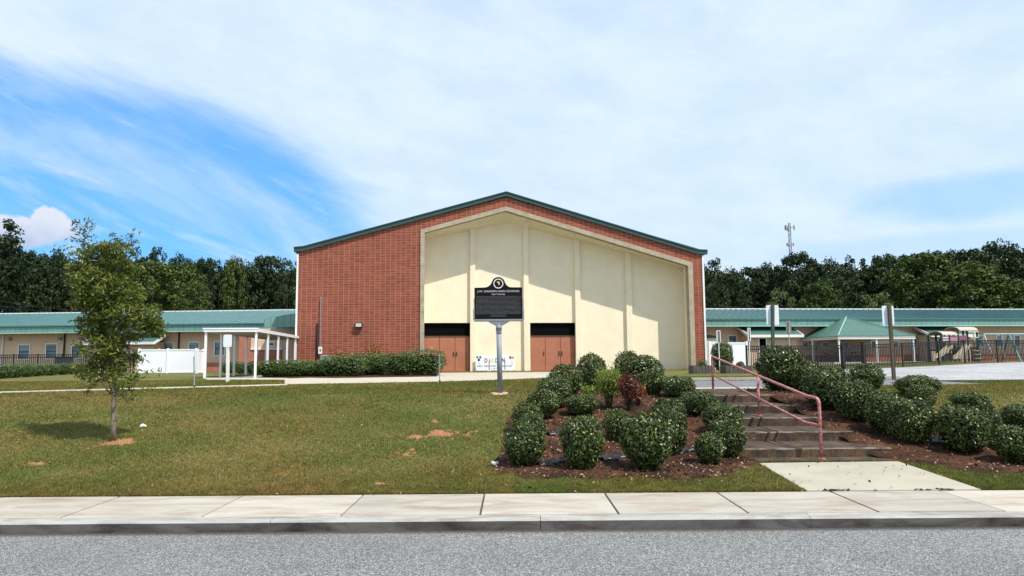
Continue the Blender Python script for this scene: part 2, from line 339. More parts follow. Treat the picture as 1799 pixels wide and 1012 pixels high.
def add_core(mesh_verts_list, shape_fn, nu=20, nv=12, s=.86):
    q = []
    for j in range(nv):
        for i in range(nu):
            c = []
            for (a, b) in ((i, j), (i+1, j), (i+1, j+1), (i, j+1)):
                th = math.pi*b/nv; ph = 2*math.pi*a/nu; c.append((math.sin(th)*math.cos(ph), math.sin(th)*math.sin(ph), math.cos(th)))
            q += c
    q = np.array(q); return shape_fn(q)*s
# ================================================================== THE SETTING
def structure(o): o['kind'] = 'structure'; return o
def axis_vals(parts):
    out = []
    for a, b, n in parts: out += list(np.linspace(a, b, n, endpoint=False))
    return np.array(out+[parts[-1][1]])
HOLES = []           # polygons (x, y) where no grass grows, with chance of bare ground
def inpoly(x, y, poly):
    c = np.zeros(x.shape, bool); j = len(poly)-1
    for i in range(len(poly)):
        xi, yi = poly[i]; xj, yj = poly[j]
        with np.errstate(divide='ignore', invalid='ignore'):
            t = ((yi > y) != (yj > y)) & (x < (xj-xi)*(y-yi)/((yj-yi) if yj != yi else 1e-9)+xi)
        c ^= t; j = i
    return c
def ground_mat():
    m = mat('lawn', (.085, .098, .024), .95, col2=(.155, .135, .048), nscale=.35, fine=.35, fscale=16, bump=.6, bscale=22, spec=.1, lo=.38, hi=.66)
    nt = m.node_tree; N = nt.nodes; L = nt.links; b = N['Principled BSDF']; old = b.inputs['Base Color'].links[0].from_socket
    tc = N.new('ShaderNodeTexCoord'); n = N.new('ShaderNodeTexNoise'); n.inputs['Scale'].default_value = 1.1; n.inputs['Detail'].default_value = 7; n.inputs['Roughness'].default_value = .7; L.new(tc.outputs['Object'], n.inputs['Vector'])
    mr = N.new('ShaderNodeMapRange'); mr.inputs[1].default_value = .60; mr.inputs[2].default_value = .74; L.new(n.outputs['Fac'], mr.inputs[0])
    mx = N.new('ShaderNodeMixRGB'); L.new(mr.outputs[0], mx.inputs[0]); L.new(old, mx.inputs[1]); mx.inputs[2].default_value = (.20, .10, .05, 1)
    L.new(mx.outputs[0], b.inputs['Base Color']); return m
LAWN = ground_mat()
def build_ground():
    xs = axis_vals([(-900, -60, 14), (-60, -22, 16), (-22, 24, 150), (24, 60, 18), (60, 900, 14)])
    ys = axis_vals([(-60, 0, 6), (0, 8.1, 10), (8.1, 8.296, 2), (8.296, 24, 120), (24, 60, 40), (60, 1800, 20)])
    X, Y = np.meshgrid(xs, ys); Z = Hn(X, Y); Z = np.where(Y < 8.29, -0.12, Z)
    pa_, pb_ = G(1333, 814, .145), G(1578, 811, .145); Z = np.where((X > pa_.x+.0) & (X < pb_.x-.02) & (Y > 9.6) & (Y < 17.5), Z-.30, Z); Z = np.where((X > pa_.x+.05) & (X < pb_.x-.05) & (Y > 8.3) & (Y <= 9.6), Z-.05, Z)
    Z = Z + np.where((Y > 8.6) & (Y < 20), .004*np.sin(X*2.3+np.sin(Y*1.7)*1.3)*np.sin(Y*2.9+X*.6), 0)
    v = np.stack([X, Y, Z], -1).reshape(-1, 3); nx = len(xs); f = []
    for j in range(len(ys)-1):
        for i in range(nx-1): a = j*nx+i; f.append((a, a+1, a+nx+1, a+nx))
    me = bpy.data.meshes.new('ground'); me.from_pydata(v.tolist(), [], f); me.materials.append(LAWN); me.polygons.foreach_set('use_smooth', [True]*len(f))
    structure(link(bpy.data.objects.new('ground', me)))
build_ground()

def asphalt():
    m = mat('road_asphalt', (.20, .20, .205), .9, spec=.3, fine=0); nt = m.node_tree; N = nt.nodes; L = nt.links; b = N['Principled BSDF']
    tc = N.new('ShaderNodeTexCoord'); vo = N.new('ShaderNodeTexVoronoi'); vo.inputs['Scale'].default_value = 92; L.new(tc.outputs['Object'], vo.inputs['Vector'])
    hs = N.new('ShaderNodeSeparateXYZ'); L.new(vo.outputs['Color'], hs.inputs[0])
    cr = N.new('ShaderNodeValToRGB'); e = cr.color_ramp.elements; e[0].position = 0; e[0].color = (.15, .148, .145, 1); e[1].position = 1; e[1].color = (.54, .53, .51, 1); x = e.new(.45); x.color = (.25, .247, .24, 1); x = e.new(.78); x.color = (.36, .354, .345, 1)
    L.new(hs.outputs[0], cr.inputs[0])
    mr = N.new('ShaderNodeMapRange'); mr.inputs[1].default_value = .25; mr.inputs[2].default_value = .62; mr.inputs[3].default_value = 1.0; mr.inputs[4].default_value = .42; L.new(vo.outputs['Distance'], mr.inputs[0])
    mx = N.new('ShaderNodeMixRGB'); mx.blend_type = 'MULTIPLY'; mx.inputs[0].default_value = 1; L.new(cr.outputs[0], mx.inputs[1]); L.new(mr.outputs[0], mx.inputs[2])
    n2 = N.new('ShaderNodeTexNoise'); n2.inputs['Scale'].default_value = .7; n2.inputs['Detail'].default_value = 5; L.new(tc.outputs['Object'], n2.inputs['Vector'])
    m2 = N.new('ShaderNodeMapRange'); m2.inputs[1].default_value = .3; m2.inputs[2].default_value = .7; m2.inputs[3].default_value = .88; m2.inputs[4].default_value = 1.1; L.new(n2.outputs['Fac'], m2.inputs[0])
    h2 = N.new('ShaderNodeHueSaturation'); L.new(mx.outputs[0], h2.inputs['Color']); L.new(m2.outputs[0], h2.inputs['Value'])
    # dark gutter line along the kerb
    sp = N.new('ShaderNodeSeparateXYZ'); L.new(tc.outputs['Object'], sp.inputs[0]); g = N.new('ShaderNodeMapRange'); g.inputs[1].default_value = 6.93; g.inputs[2].default_value = 7.03; g.inputs[3].default_value = 0; g.inputs[4].default_value = .85; L.new(sp.outputs[1], g.inputs[0])
    m3 = N.new('ShaderNodeMixRGB'); L.new(g.outputs[0], m3.inputs[0]); L.new(h2.outputs[0], m3.inputs[1]); m3.inputs[2].default_value = (.045, .035, .03, 1); L.new(m3.outputs[0], b.inputs['Base Color'])
    bp = N.new('ShaderNodeBump'); bp.inputs['Strength'].default_value = .7; bp.inputs['Distance'].default_value = .006; bp.invert = True; L.new(vo.outputs['Distance'], bp.inputs['Height']); L.new(bp.outputs[0], b.inputs['Normal'])
    return m
rd = MB(); rd.box(-120, 120, -4, KERB_Y+.02, -.10, 0); structure(rd.build('road', asphalt()))

def stained(name, base, dirt, ylo, yhi):
    """concrete with wandering grime; dirt also gathers in the joints of the paving"""
    m = mat(name, base, .9, col2=tuple(c*1.13 for c in base), nscale=.9, fine=.06, fscale=70, bump=.12, bscale=140, spec=.2)
    nt = m.node_tree; N = nt.nodes; L = nt.links; b = N['Principled BSDF']; old = b.inputs['Base Color'].links[0].from_socket
    tc = N.new('ShaderNodeTexCoord'); mp = N.new('ShaderNodeMapping'); mp.inputs['Scale'].default_value = (.7, 2.6, 1.5); L.new(tc.outputs['Object'], mp.inputs[0])
    n = N.new('ShaderNodeTexNoise'); n.inputs['Scale'].default_value = 1.6; n.inputs['Detail'].default_value = 8; n.inputs['Roughness'].default_value = .68; n.inputs['Distortion'].default_value = .6; L.new(mp.outputs[0], n.inputs['Vector'])
    mr = N.new('ShaderNodeMapRange'); mr.inputs[1].default_value = ylo; mr.inputs[2].default_value = yhi; L.new(n.outputs['Fac'], mr.inputs[0])
    mx = N.new('ShaderNodeMixRGB'); L.new(mr.outputs[0], mx.inputs[0]); L.new(old, mx.inputs[1]); mx.inputs[2].default_value = (*dirt, 1); g = N.new('ShaderNodeNewGeometry'); g2 = N.new('ShaderNodeMapRange'); g2.inputs[3].default_value = .86; g2.inputs[4].default_value = 1.08; L.new(g.outputs['Random Per Island'], g2.inputs[0]); h = N.new('ShaderNodeHueSaturation'); L.new(mx.outputs[0], h.inputs['Color']); L.new(g2.outputs[0], h.inputs['Value']); L.new(h.outputs[0], b.inputs['Base Color']); return m
WALKC = stained('sidewalk_concrete', (.40, .365, .31), (.27, .205, .145), .44, .74)
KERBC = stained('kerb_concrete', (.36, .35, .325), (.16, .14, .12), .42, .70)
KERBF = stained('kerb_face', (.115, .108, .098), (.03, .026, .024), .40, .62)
JOINT = mat('joint_dirt', (.10, .065, .04), .95, fine=.2)
# sidewalk: separate slabs with real gaps
jp = [G(x, 867, .12).x for x in (225, 433, 640.5, 851, 1063, 1263.5, 1468, 1668)]
sp_ = (jp[-1]-jp[0])/7
js = [jp[0]-sp_*k for k in range(14, 0, -1)]+jp+[jp[-1]+sp_*k for k in range(1, 15)]
sw = MB()
for a, b in zip(js[:-1], js[1:]): sw.box(a+.010, b-.010, KERB_Y+.155, WALK_Y, -.05, .118+random.uniform(-.002, .002))
structure(sw.build('sidewalk', WALKC, bevel=.006))
ub = MB(); ub.box(-60, 60, KERB_Y+.15, WALK_Y+.03, -.08, .098); structure(ub.build('sidewalk_bed', JOINT))
kb = MB(); x = -60.0
while x < 60:
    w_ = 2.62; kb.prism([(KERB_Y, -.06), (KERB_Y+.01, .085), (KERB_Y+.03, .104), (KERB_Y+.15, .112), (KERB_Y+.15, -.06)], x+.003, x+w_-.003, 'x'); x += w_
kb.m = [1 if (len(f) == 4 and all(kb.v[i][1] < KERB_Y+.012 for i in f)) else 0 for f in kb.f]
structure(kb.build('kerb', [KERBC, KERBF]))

def drape(name, poly, off, m, step=.25, thick=0.0, kind='structure', hole=1.0):
    """a convex sheet laid over the terrain"""
    xs = [p[0] for p in poly]; ys = [p[1] for p in poly]; bm = bmesh.new()
    nx = max(1, int((max(xs)-min(xs))/step)); ny = max(1, int((max(ys)-min(ys))/step))
    g = [[bm.verts.new((min(xs)+(max(xs)-min(xs))*i/nx, min(ys)+(max(ys)-min(ys))*j/ny, 0)) for i in range(nx+1)] for j in range(ny+1)]
    for j in range(ny):
        for i in range(nx): bm.faces.new((g[j][i], g[j][i+1], g[j+1][i+1], g[j+1][i]))
    area = sum(poly[i][0]*poly[(i+1) % len(poly)][1]-poly[(i+1) % len(poly)][0]*poly[i][1] for i in range(len(poly)))
    pp = poly if area > 0 else poly[::-1]
    for i in range(len(pp)):
        a = Vector((*pp[i][:2], 0)); b = Vector((*pp[(i+1) % len(pp)][:2], 0)); d = b-a; n = Vector((d.y, -d.x, 0))
        bmesh.ops.bisect_plane(bm, geom=bm.verts[:]+bm.edges[:]+bm.faces[:], plane_co=a, plane_no=n, clear_outer=True)
    for v in bm.verts: v.co.z = H(v.co.x, v.co.y)+off
    if thick:
        r = bmesh.ops.extrude_face_region(bm, geom=bm.faces[:])
        for v in [e for e in r['geom'] if isinstance(e, bmesh.types.BMVert)]: v.co.z -= thick
        bmesh.ops.recalc_face_normals(bm, faces=bm.faces)
    else: bmesh.ops.recalc_face_normals(bm, faces=bm.faces)
    me = bpy.data.meshes.new(name); bm.to_mesh(me); bm.free(); me.materials.append(m)
    if not thick:
        if len(me.polygons) and me.polygons[0].normal.z < 0: me.flip_normals()
    o = link(bpy.data.objects.new(name, me)); o['kind'] = kind; HOLES.append(([(p[0], p[1]) for p in poly], hole)); return o
def blob(name, outline, off, m, rough=.10, rings=14, seg=90, kind='structure', hole=.9, sink=.02, bumpy=.0, soft=.14):
    """an irregular patch (soil, clay) round its centre, its rim sinking into the ground"""
    cx = sum(p[0] for p in outline)/len(outline); cy = sum(p[1] for p in outline)/len(outline)
    def rad(a):
        dx, dy = math.cos(a), math.sin(a); best = .1
        for i in range(len(outline)):
            (x1, y1), (x2, y2) = outline[i], outline[(i+1) % len(outline)]; ex, ey = x2-x1, y2-y1; den = dx*ey-dy*ex
            if abs(den) < 1e-9: continue
            t = ((x1-cx)*ey-(y1-cy)*ex)/den; u = ((x1-cx)*dy-(y1-cy)*dx)/den
            if t > 0 and -1e-6 <= u <= 1+1e-6: best = max(best, t)
        return best
    v = [(cx, cy, H(cx, cy)+off)]; f = []; hp = []
    rr = random.Random(len(name)*7+int(cx*100)); ph = [rr.uniform(0, 6.3) for _ in range(6)]
    for k in range(1, rings+1):
        for s_ in range(seg):
            a = 2*math.pi*s_/seg; r = rad(a)*(1+rough*(math.sin(5*a+ph[0])*.4+math.sin(11*a+ph[1])*.35+math.sin(23*a+ph[2])*.25))
            q = r*k/rings; X = cx+math.cos(a)*q; Y = cy+math.sin(a)*q
            z = H(X, Y)+off+bumpy*rr.uniform(-1, 1)
            if soft >= 1: z = H(X, Y)-.012+.11*(float(bare_noise(X, Y))-.31-.24*(k/rings)**2)
            elif k/rings > .86: z += .10*(float(bare_noise(X, Y))-.50)*(k/rings-.86)/.14
            if k == rings: z = H(X, Y)-sink; hp.append((X, Y))
            v.append((X, Y, z))
    for s_ in range(seg): f.append((0, 1+s_, 1+(s_+1) % seg))
    for k in range(rings-1):
        for s_ in range(seg): a = 1+k*seg+s_; b = 1+k*seg+(s_+1) % seg; f.append((a, a+seg, b+seg, b))
    me = bpy.data.meshes.new(name); me.from_pydata(v, [], f); me.materials.append(m); me.polygons.foreach_set('use_smooth', [True]*len(f)); me.update()
    o = link(bpy.data.objects.new(name, me)); o['kind'] = kind; HOLES.append((hp, hole, soft)); return o
def gp(px, py): p = GT(px, py); return (p.x, p.y)
def gz(px, py, z=.9): p = G(px, py, z); return (p.x, p.y)

# entrance pad from the sidewalk to the steps
pA = G(1333, 814, .145); pB = G(1578, 811, .145); pC = G(1742, 866, .12); pD = G(1424, 866, .12)
STX0, STX1 = pA.x, pB.x
pd = MB(); pd.v = [(pA.x, pA.y, .150), (pB.x, pB.y, .150), (pC.x, WALK_Y+.012, .128), (pD.x, WALK_Y+.012, .128)]; pd.v += [(a, b, c-.18) for a, b, c in pd.v]
pd.f = [(0, 1, 2, 3), (7, 6, 5, 4), (0, 4, 5, 1), (1, 5, 6, 2), (2, 6, 7, 3), (3, 7, 4, 0)]; pd.m = [0]*6
structure(pd.build('entrance_path', PAD)); HOLES.append(([(pA.x, pA.y), (pB.x, pB.y), (pC.x, WALK_Y), (pD.x, WALK_Y)], 1.0))

# plaza before the gymnasium, paths, drive, gravel lot
drape('plaza', [gz(500, 676), gz(500, 665.5), gz(780, 655), gz(1015, 653.5), gz(1000, 662.5), gz(900, 667), gz(770, 671), gz(640, 673.5)], .004, CONC, 1.2)
drape('front_path', [gz(-120, 691.5), gz(-120, 694.2), gz(505, 677.5), gz(505, 674.8)], .006, CONC, 1.0)
drape('walkway_path', [gz(362, 667.2), gz(362, 663), gz(505, 664.5), gz(505, 668)], .005, CONC, 1.0)
gy = Frame(Vector((0, 42.6, .9)), R(7.0))
_p0 = EYEV+ray(890, 500)*(42.6/ray(890, 500).y); gy.o = Vector((_p0.x, _p0.y, .9))
def gl(u, v): return (gy.o.x+u*gy.c-v*gy.s, gy.o.y+u*gy.s+v*gy.c)
drape('canopy_path', [gz(364, 666), gz(449, 664), (G(449, 664, .9).x-math.sin(R(7))*16, G(449, 664, .9).y+16), (G(364, 666, .9).x-math.sin(R(7))*16+.9, G(364, 666, .9).y+16)], .007, CONC, 1.0)
drape('driveway', [(3.3, 17.6), (12.4, 18.6), (12.4, 22.9), (3.0, 22.7)], .006, ASPH2, .8)
drape('landing_path', [(3.7, 16.9), (6.0, 16.9), (6.2, 17.9), (3.7, 17.75)], .008, PAD, .5)
drape('gravel_lot', [(12.4, 21.3), (26, 22.0), (70, 23), (75, 56.5), (12.4, 36.4)], .006, GRAVEL, 1.5)
k2 = MB(); k2.box(2.9, 12.4, 22.95, 23.12, .85, 1.0); structure(k2.build('drive_kerb', CONC))

# planting beds and worn clay patches
bedL = [gp(868, 832), gp(930, 842), gp(1050, 845), gp(1190, 847), gp(1290, 838), gp(1326, 812), (3.5, 11.2), (3.5, 14.4), (3.5, 16.3), (1.2, 16.8), (.4, 15.2), (.0, 13.5), (-.2, 11.5)]
blob('planting_bed', bedL, .018, MULCH, .06, 26, 120, bumpy=.010, hole=.93)
bedR = [(5.30, 10.55), (5.75, 9.95), (6.4, 9.7), gp(1660, 822), gp(1740, 832), (9.5, 8.95), (10.3, 11.2), (8.2, 12.0), (7.2, 13.2), (6.9, 15.3), (5.5, 16.6), (5.2, 16.2), (5.2, 13)]
blob('side_planting_bed', bedR, .018, MULCH, .06, 26, 120, bumpy=.010, hole=.93)
def clay(px, py, rx, ry, hole=.75):
    c = GT(px, py); a = GT(px, py+ry); b = GT(px, py-ry); hx = rx/F_PX*c.y
    pts = [(c.x+hx*math.cos(t)*random.uniform(.75, 1.15), (a.y+b.y)/2+(b.y-a.y)/2*math.sin(t)*random.uniform(.75, 1.15)) for t in np.linspace(0, 2*math.pi, 14, endpoint=False)]
    blob('clay_patch', pts, .010, CLAY, .35, 16, 110, hole=hole, sink=.015, bumpy=.005, soft=1.0)
clay(206, 779, 36, 7.5, .88); clay(170, 787, 24, 5, .45); clay(785, 763, 60, 9, .55); clay(730, 768, 34, 3.5, .45); clay(712, 800, 26, 13, .5); clay(832, 732, 12, 5, .4); clay(762, 741, 11, 8, .45); clay(670, 850, 16, 5, .4)
clay(60, 815, 24, 4, .3)

# ================================================================== STEPS AND HANDRAIL
def build_steps():
    root = empty('entrance_steps', (0, 0, 0), 0, 'weathered dark concrete steps with five treads climbing the bank beside the red handrail', 'steps')
    tan = math.tan(R(2.5)); xs0, xs1 = STX0-.10, STX1-.12; fr = [10.72+.91*k for k in range(5)]+[18.0]
    for k in range(5):
        z = .15+.15*(k+1); y0 = fr[k]; y1 = 17.0 if k == 4 else fr[k+1]+.04
        sh = (y0-10.7)*tan; m_ = MB(); n = 14; rr = random.Random(k)
        top = []; bot = []
        X0 = xs0+sh+(.0 if k else -.0); X1 = xs1+sh*.3+(.22 if k == 0 else .08*(k % 2))
        prof = [(y0, -.25), (y0, z-.018), (y0+.012, z-.004), (y0+.03, z), (y1, z), (y1, -.25)]
        cols = []
        for i in range(n+1):
            x_ = X0+(X1-X0)*i/n; cols.append([len(m_.v)+j for j in range(6)])
            for j, (yy, zz) in enumerate(prof): m_.v.append((x_, yy+(rr.uniform(-.012, .012) if j in (1, 2, 3) else 0), zz+(rr.uniform(-.006, .003) if j in (1, 2, 3) else 0)))
        for i in range(n):
            for j in range(5): m_.f.append((cols[i][j], cols[i+1][j], cols[i+1][j+1], cols[i][j+1])); m_.m.append(1 if j in (1, 2) else 0)
        m_.f.append(tuple(cols[0])); m_.m.append(0); m_.f.append(tuple(reversed(cols[n]))); m_.m.append(0)
        m_.build('step', [STEPC, STEPE], root)
    HOLES.append(([(xs0, 10.4), (xs1+.2, 10.4), (xs1+.3, 17.7), (xs0+.25, 17.7)], 1.0))
    ft = MB(); ft.box(xs0+.0, xs1+.35, 10.38, 10.8, .0, .166); ft.build('footing', STEPC, root)
build_steps()
def bend(pts, r=.08, n=4):
    out = [Vector(pts[0])]
    for i in range(1, len(pts)-1):
        p = Vector(pts[i]); a = (Vector(pts[i-1])-p); b = (Vector(pts[i+1])-p); ra = min(r, a.length*.45, b.length*.45); A = p+a.normalized()*ra; B = p+b.normalized()*ra
        for k in range(n+1): t = k/n; out.append(A*(1-t)**2+p*2*t*(1-t)+B*t*t)
    out.append(Vector(pts[-1])); return out
def build_rail():
    root = empty('handrail', (0, 0, 0), 0, 'faded red pipe handrail with flaking paint down the middle of the concrete steps', 'handrail')
    b1 = G(1253, 685, .90); b3 = G(1443.5, 807, .166); b2 = G(1334, 730, .60); Y3, Y1 = b3.y, b1.y
    t3 = atY(1438.5, 700, Y3); t1 = atY(1250.5, 626, Y1); r = .024
    k3 = atY(1418, 696, Y3+.32); 
    MB().tube(bend([(b3.x, b3.y, .15), (t3.x, t3.y, t3.z), k3, t1, (b1.x, b1.y, .89)], .10), r, 10).build('rail_frame', PINK, root, True)
    a = atY(1251, 658, Y1); k = atY(1415, 742.5, Y3+.30); e = atY(1440.5, 747, Y3)
    MB().tube(bend([a, k, e], .06), r*.85, 10).build('middle_rail', PINK, root, True)
    tp = atY(1331, 662, b2.y)
    MB().tube([(b2.x, b2.y, .58), tp], r, 10).build('post', PINK, root, True)
    for p, z in ((b1, .90), (b2, .60), (b3, .168)):
        MB().tube([(p.x, p.y, z-.01), (p.x, p.y, z+.012)], .055, 14).build('base_flange', PINK, root)
build_rail()

# ================================================================== GYMNASIUM
def build_gym():
    o = gy.o; uv = gy.uv
    root = empty('gymnasium', o, gy.a, 'large red brick gymnasium with low gable, green roof trim and recessed cream entrance front', 'gymnasium')
    L = lambda n, mb, m, par=root, **k: mb.build(n, m, par, **k)
    uL = uv(520, 600)[0]; uR = uv(1239, 600)[0]
    eL = uv(520, 443); ap = uv(889, 346.5); eR = uv(1239, 449)
    fo = [uv(737.8, 600)[0], uv(737.8, 403.6)[1], *uv(889, 363), uv(1220.5, 600)[0], uv(1220, 461.5)[1]]
    xo0, zo0, xa, za, xo1, zo1 = fo
    fi0 = uv(745.2, 600)[0]; zi0 = uv(745.2, 409)[1]; za_i = uv(889, 370.5)[1]; fi1 = uv(1212.5, 600)[0]; zi1 = uv(1212.5, 467)[1]
    T = .30
    wall = MB()
    def slope(x_, a, b): return a[1]+(b[1]-a[1])*(x_-a[0])/(b[0]-a[0])
    wall.prism([(uL, -.3), (xo0, -.3), (xo0, zo0), (xo0, slope(xo0, eL, ap)), (uL, eL[1])], 0, T)
    wall.prism([(xo1, -.3), (uR, -.3), (uR, eR[1]), (xo1, slope(xo1, eR, ap)), (xo1, zo1)], 0, T)
    wall.prism([(xo0, zo0), (ap[0], za), (ap[0], ap[1]), (xo0, slope(xo0, eL, ap))], 0, T)
    wall.prism([(ap[0], za), (xo1, zo1), (xo1, slope(xo1, eR, ap)), (ap[0], ap[1])], 0, T)
    wall.box(uL, uL+T, T, 32, -.3, eL[1]-.1); wall.box(uR-T, uR, T, 32, -.3, eR[1]-.1); wall.box(uL, uR, 32, 32.3, -.3, eR[1]-.1)
    L('wall', wall, BRICK)
    # green trim along the gable, with flat returns at the eaves
    tL = uv(517, 436); tL2 = uv(534, 434.5); tA = uv(889, 338.8); tR2 = uv(1223, 440); tR = uv(1241.5, 441); d = .225
    tr = MB(); up = [tL, tL2, tA, tR2, tR]; q = .06
    for a, b in zip(up[:-1], up[1:]): tr.prism([a, b, (b[0], b[1]-d), (a[0], a[1]-d)], -.14, .02)
    for a, b in zip(up[:-1], up[1:]): tr.prism([(a[0], a[1]+q), (b[0], b[1]+q), (b[0], b[1]), (a[0], a[1])], -.19, .02)
    L('roof_trim', tr, GREENTRIM)
    rf = MB()
    rf.prism([(tL[0], tL[1]+.0), (tA[0], tA[1]), (tA[0], tA[1]-.2), (tL[0], tL[1]-.2)], .025, 32.4); rf.prism([(tA[0], tA[1]), (tR[0], tR[1]), (tR[0], tR[1]-.2), (tA[0], tA[1]-.2)], .025, 32.4)
    L('roof', rf, GREENTRIM)
    # concrete portal frame
    fr = MB(); v0, v1 = -.07, .42
    fr.prism([(xo0, -.2), (fi0, -.2), (fi0, zi0), (xo0, zo0)], v0, v1); fr.prism([(xo0, zo0), (fi0, zi0), (xa, za_i), (xa, za)], v0, v1)
    fr.prism([(xa, za), (xa, za_i), (fi1, zi1), (xo1, zo1)], v0, v1); fr.prism([(fi1, -.2), (xo1, -.2), (xo1, zo1), (fi1, zi1)], v0, v1)
    L('portal_frame', fr, FRAMEC)
    # recess
    D = 1.55
    bA = uv(889, 391.5, D); bR = uv(1198.5, 471, D); bLx = uv(745, 600, .4)[0]-.02; sl = (uv(828, 404.5, D)[1]-bA[1])/(uv(828, 404.5, D)[0]-bA[0]); bL = (bLx, bA[1]+sl*(bLx-bA[0]))
    bw = MB(); z1 = uv(787, 567.3, D)[1]
    o1 = (bLx, uv(829, 600, D)[0]); o2 = (uv(931.5, 600, D)[0], uv(1013.5, 600, D)[0])
    bw.prism([(bL[0], z1), (bR[0]+.3, z1), (bR[0]+.3, bR[1]+.4), (bA[0], bA[1]+.5), (bL[0], bL[1]+.5)], D, D+.25)
    bw.box(o1[1], o2[0], D, D+.25, -.2, z1); bw.box(o2[1], bR[0]+.3, D, D+.25, -.2, z1)
    L('recess_wall', bw, STUCCO)
    rt = MB(); rt.prism([(fi1, .42), (fi1+.25, .42), (bR[0]+.25, D+.02), (bR[0], D+.02)], -.2, zi1+.3, 'z'); r2 = MB(); r2.box(fi0-.28, fi0-.0, .42, D+.02, -.2, zi0+.2); r2.build('side_return', STUCCO_P, root); rt.build('side_return', STUCCO_P, root)
    sf = MB(); y0 = .40
    def qd(a, b, c, d_):
        for dz in (0,): sf.v += []
        n = len(sf.v); P = [a, b, c, d_]; sf.v += P+[(p[0], p[1], p[2]+.12) for p in P]
        sf.f += [(n, n+1, n+2, n+3), (n+7, n+6, n+5, n+4), (n, n+4, n+5, n+1), (n+1, n+5, n+6, n+2), (n+2, n+6, n+7, n+3), (n+3, n+7, n+4, n)]; sf.m += [0]*6
    qd((fi0-.02, y0, zi0), (xa, y0, za_i), (bA[0], D+.01, bA[1]), (bL[0], D+.01, bL[1]))
    qd((xa, y0, za_i), (fi1, y0, zi1), (bR[0], D+.01, bR[1]), (bA[0], D+.01, bA[1]))
    L('soffit', sf, STUCCO_P)
    for px, py in ((769.7, 411), (848.5, 391), (928, 393), (1005, 414.5), (1083, 437)):
        u_, z_ = uv(px, py, .85); sfr = 'soffit_light'
        MB().tube([(u_, .85, z_-.03), (u_, .85, z_+.12)], .14, 18).build(sfr, WHITE, root)
    # pilasters
    for (a, b, py) in ((826, 835.4, 403.5), (920.6, 929.6, 397), (1011.5, 1021, 424), (1101.6, 1112, 448)):
        u0 = uv(a, 600, D-.16)[0]; u1 = uv(b, 600, D-.16)[0]; um = (u0+u1)/2
        zt = (bA[1]+(bR[1]-bA[1])*(um-bA[0])/(bR[0]-bA[0]) if um > bA[0] else bA[1]+sl*(um-bA[0]))+.10
        bx('pilaster', STUCCO_P, root, u0, u1, D-.20, D+.02, -.15, zt, bevel=.012)
    # door bays
    for (u0, u1) in (o1, o2):
        zt = z1; zd = uv(787, 591, D+.12)[1]
        bx('transom', DARKVOID, root, u0, u1, D+.16, D+.22, zd+.03, zt)
        bx('transom_bar', mat('brown_frame', (.12, .06, .04), .6), root, u0, u1, D+.10, D+.19, zd-.03, zd+.03)
        bx('door_jamb', BLACK, root, u1-.07, u1-.003, D+.06, D+.2, 0, zt-.002)
        w3 = (u1-.07-u0)/3
        for k in range(3):
            a = u0+w3*k
            dr = MB().box(a+.012, a+w3-.012, D+.13, D+.18, .015, zd-.03).build('door', DOOR, root, bevel=.004)
            hx = a+w3-.09 if k < 2 else a+.09
            h = MB(); h.box(hx-.022, hx+.022, D+.105, D+.132, .93, 1.20); h.tube([(hx, D+.10, .97), (hx, D+.06, .97), (hx, D+.06, 1.16), (hx, D+.10, 1.16)], .012, 6); h.build('handle', BLACK, dr)
        bx('threshold', mat('red_threshold', (.30, .09, .06), .8), root, u0, u1, D-.05, D+.2, -.05, .014)
    # trims at the two corners, conduit, meter box, floodlight
    for (ua, ub, zt) in ((uL-.05, uL+.05, eL[1]-.12), (uR-.05, uR+.06, eR[1]-.12)):
        bx('corner_downpipe', WHITE, root, ua, ub, -.06, -.002, .0, zt)
    bx('gutter_end', mat('dark_gutter', (.05, .06, .06), .5), root, uL-.16, uL-.055, -.05, .4, eL[1]-.75, eL[1]-.55)
    p0 = uv(564, 523); p1 = uv(564, 609)
    MB().tube([(p0[0], -.09, p1[1]), (p0[0], -.09, p0[1]-.05), (p0[0], -.005, p0[1])], .028, 8).build('conduit', ALU, root)
    a = uv(559.8, 609.5); b = uv(566, 622)
    mbx = MB().box(a[0], b[0], -.16, -.002, b[1], a[1]).build('meter_box', WHITE, root, bevel=.012); bx('meter_window', DARKVOID, mbx, (a[0]*.6+b[0]*.4), (a[0]*.25+b[0]*.75), -.166, -.158, b[1]+.15, b[1]+.27)
    c0 = uv(557.5, 568); c1 = uv(554, 634)
    MB().tube([(c0[0], -.06, c0[1]), (c0[0], -.03, c1[1])], .042, 8).build('conduit_shadow', BLACK, root)  # black tube modelled in place of the conduit's cast shadow on the brick
    a = uv(624, 567.5); b = uv(637, 575)
    fl = MB().box(a[0], b[0], -.22, -.003, b[1]-.03, a[1]+.02).build('floodlight', BLACK, root, bevel=.02); bx('lens', mat('lamp_lens', (.55, .5, .42), .2), fl, a[0]+.05, b[0]-.05, -.229, -.221, b[1]+.02, a[1]-.03)
build_gym()

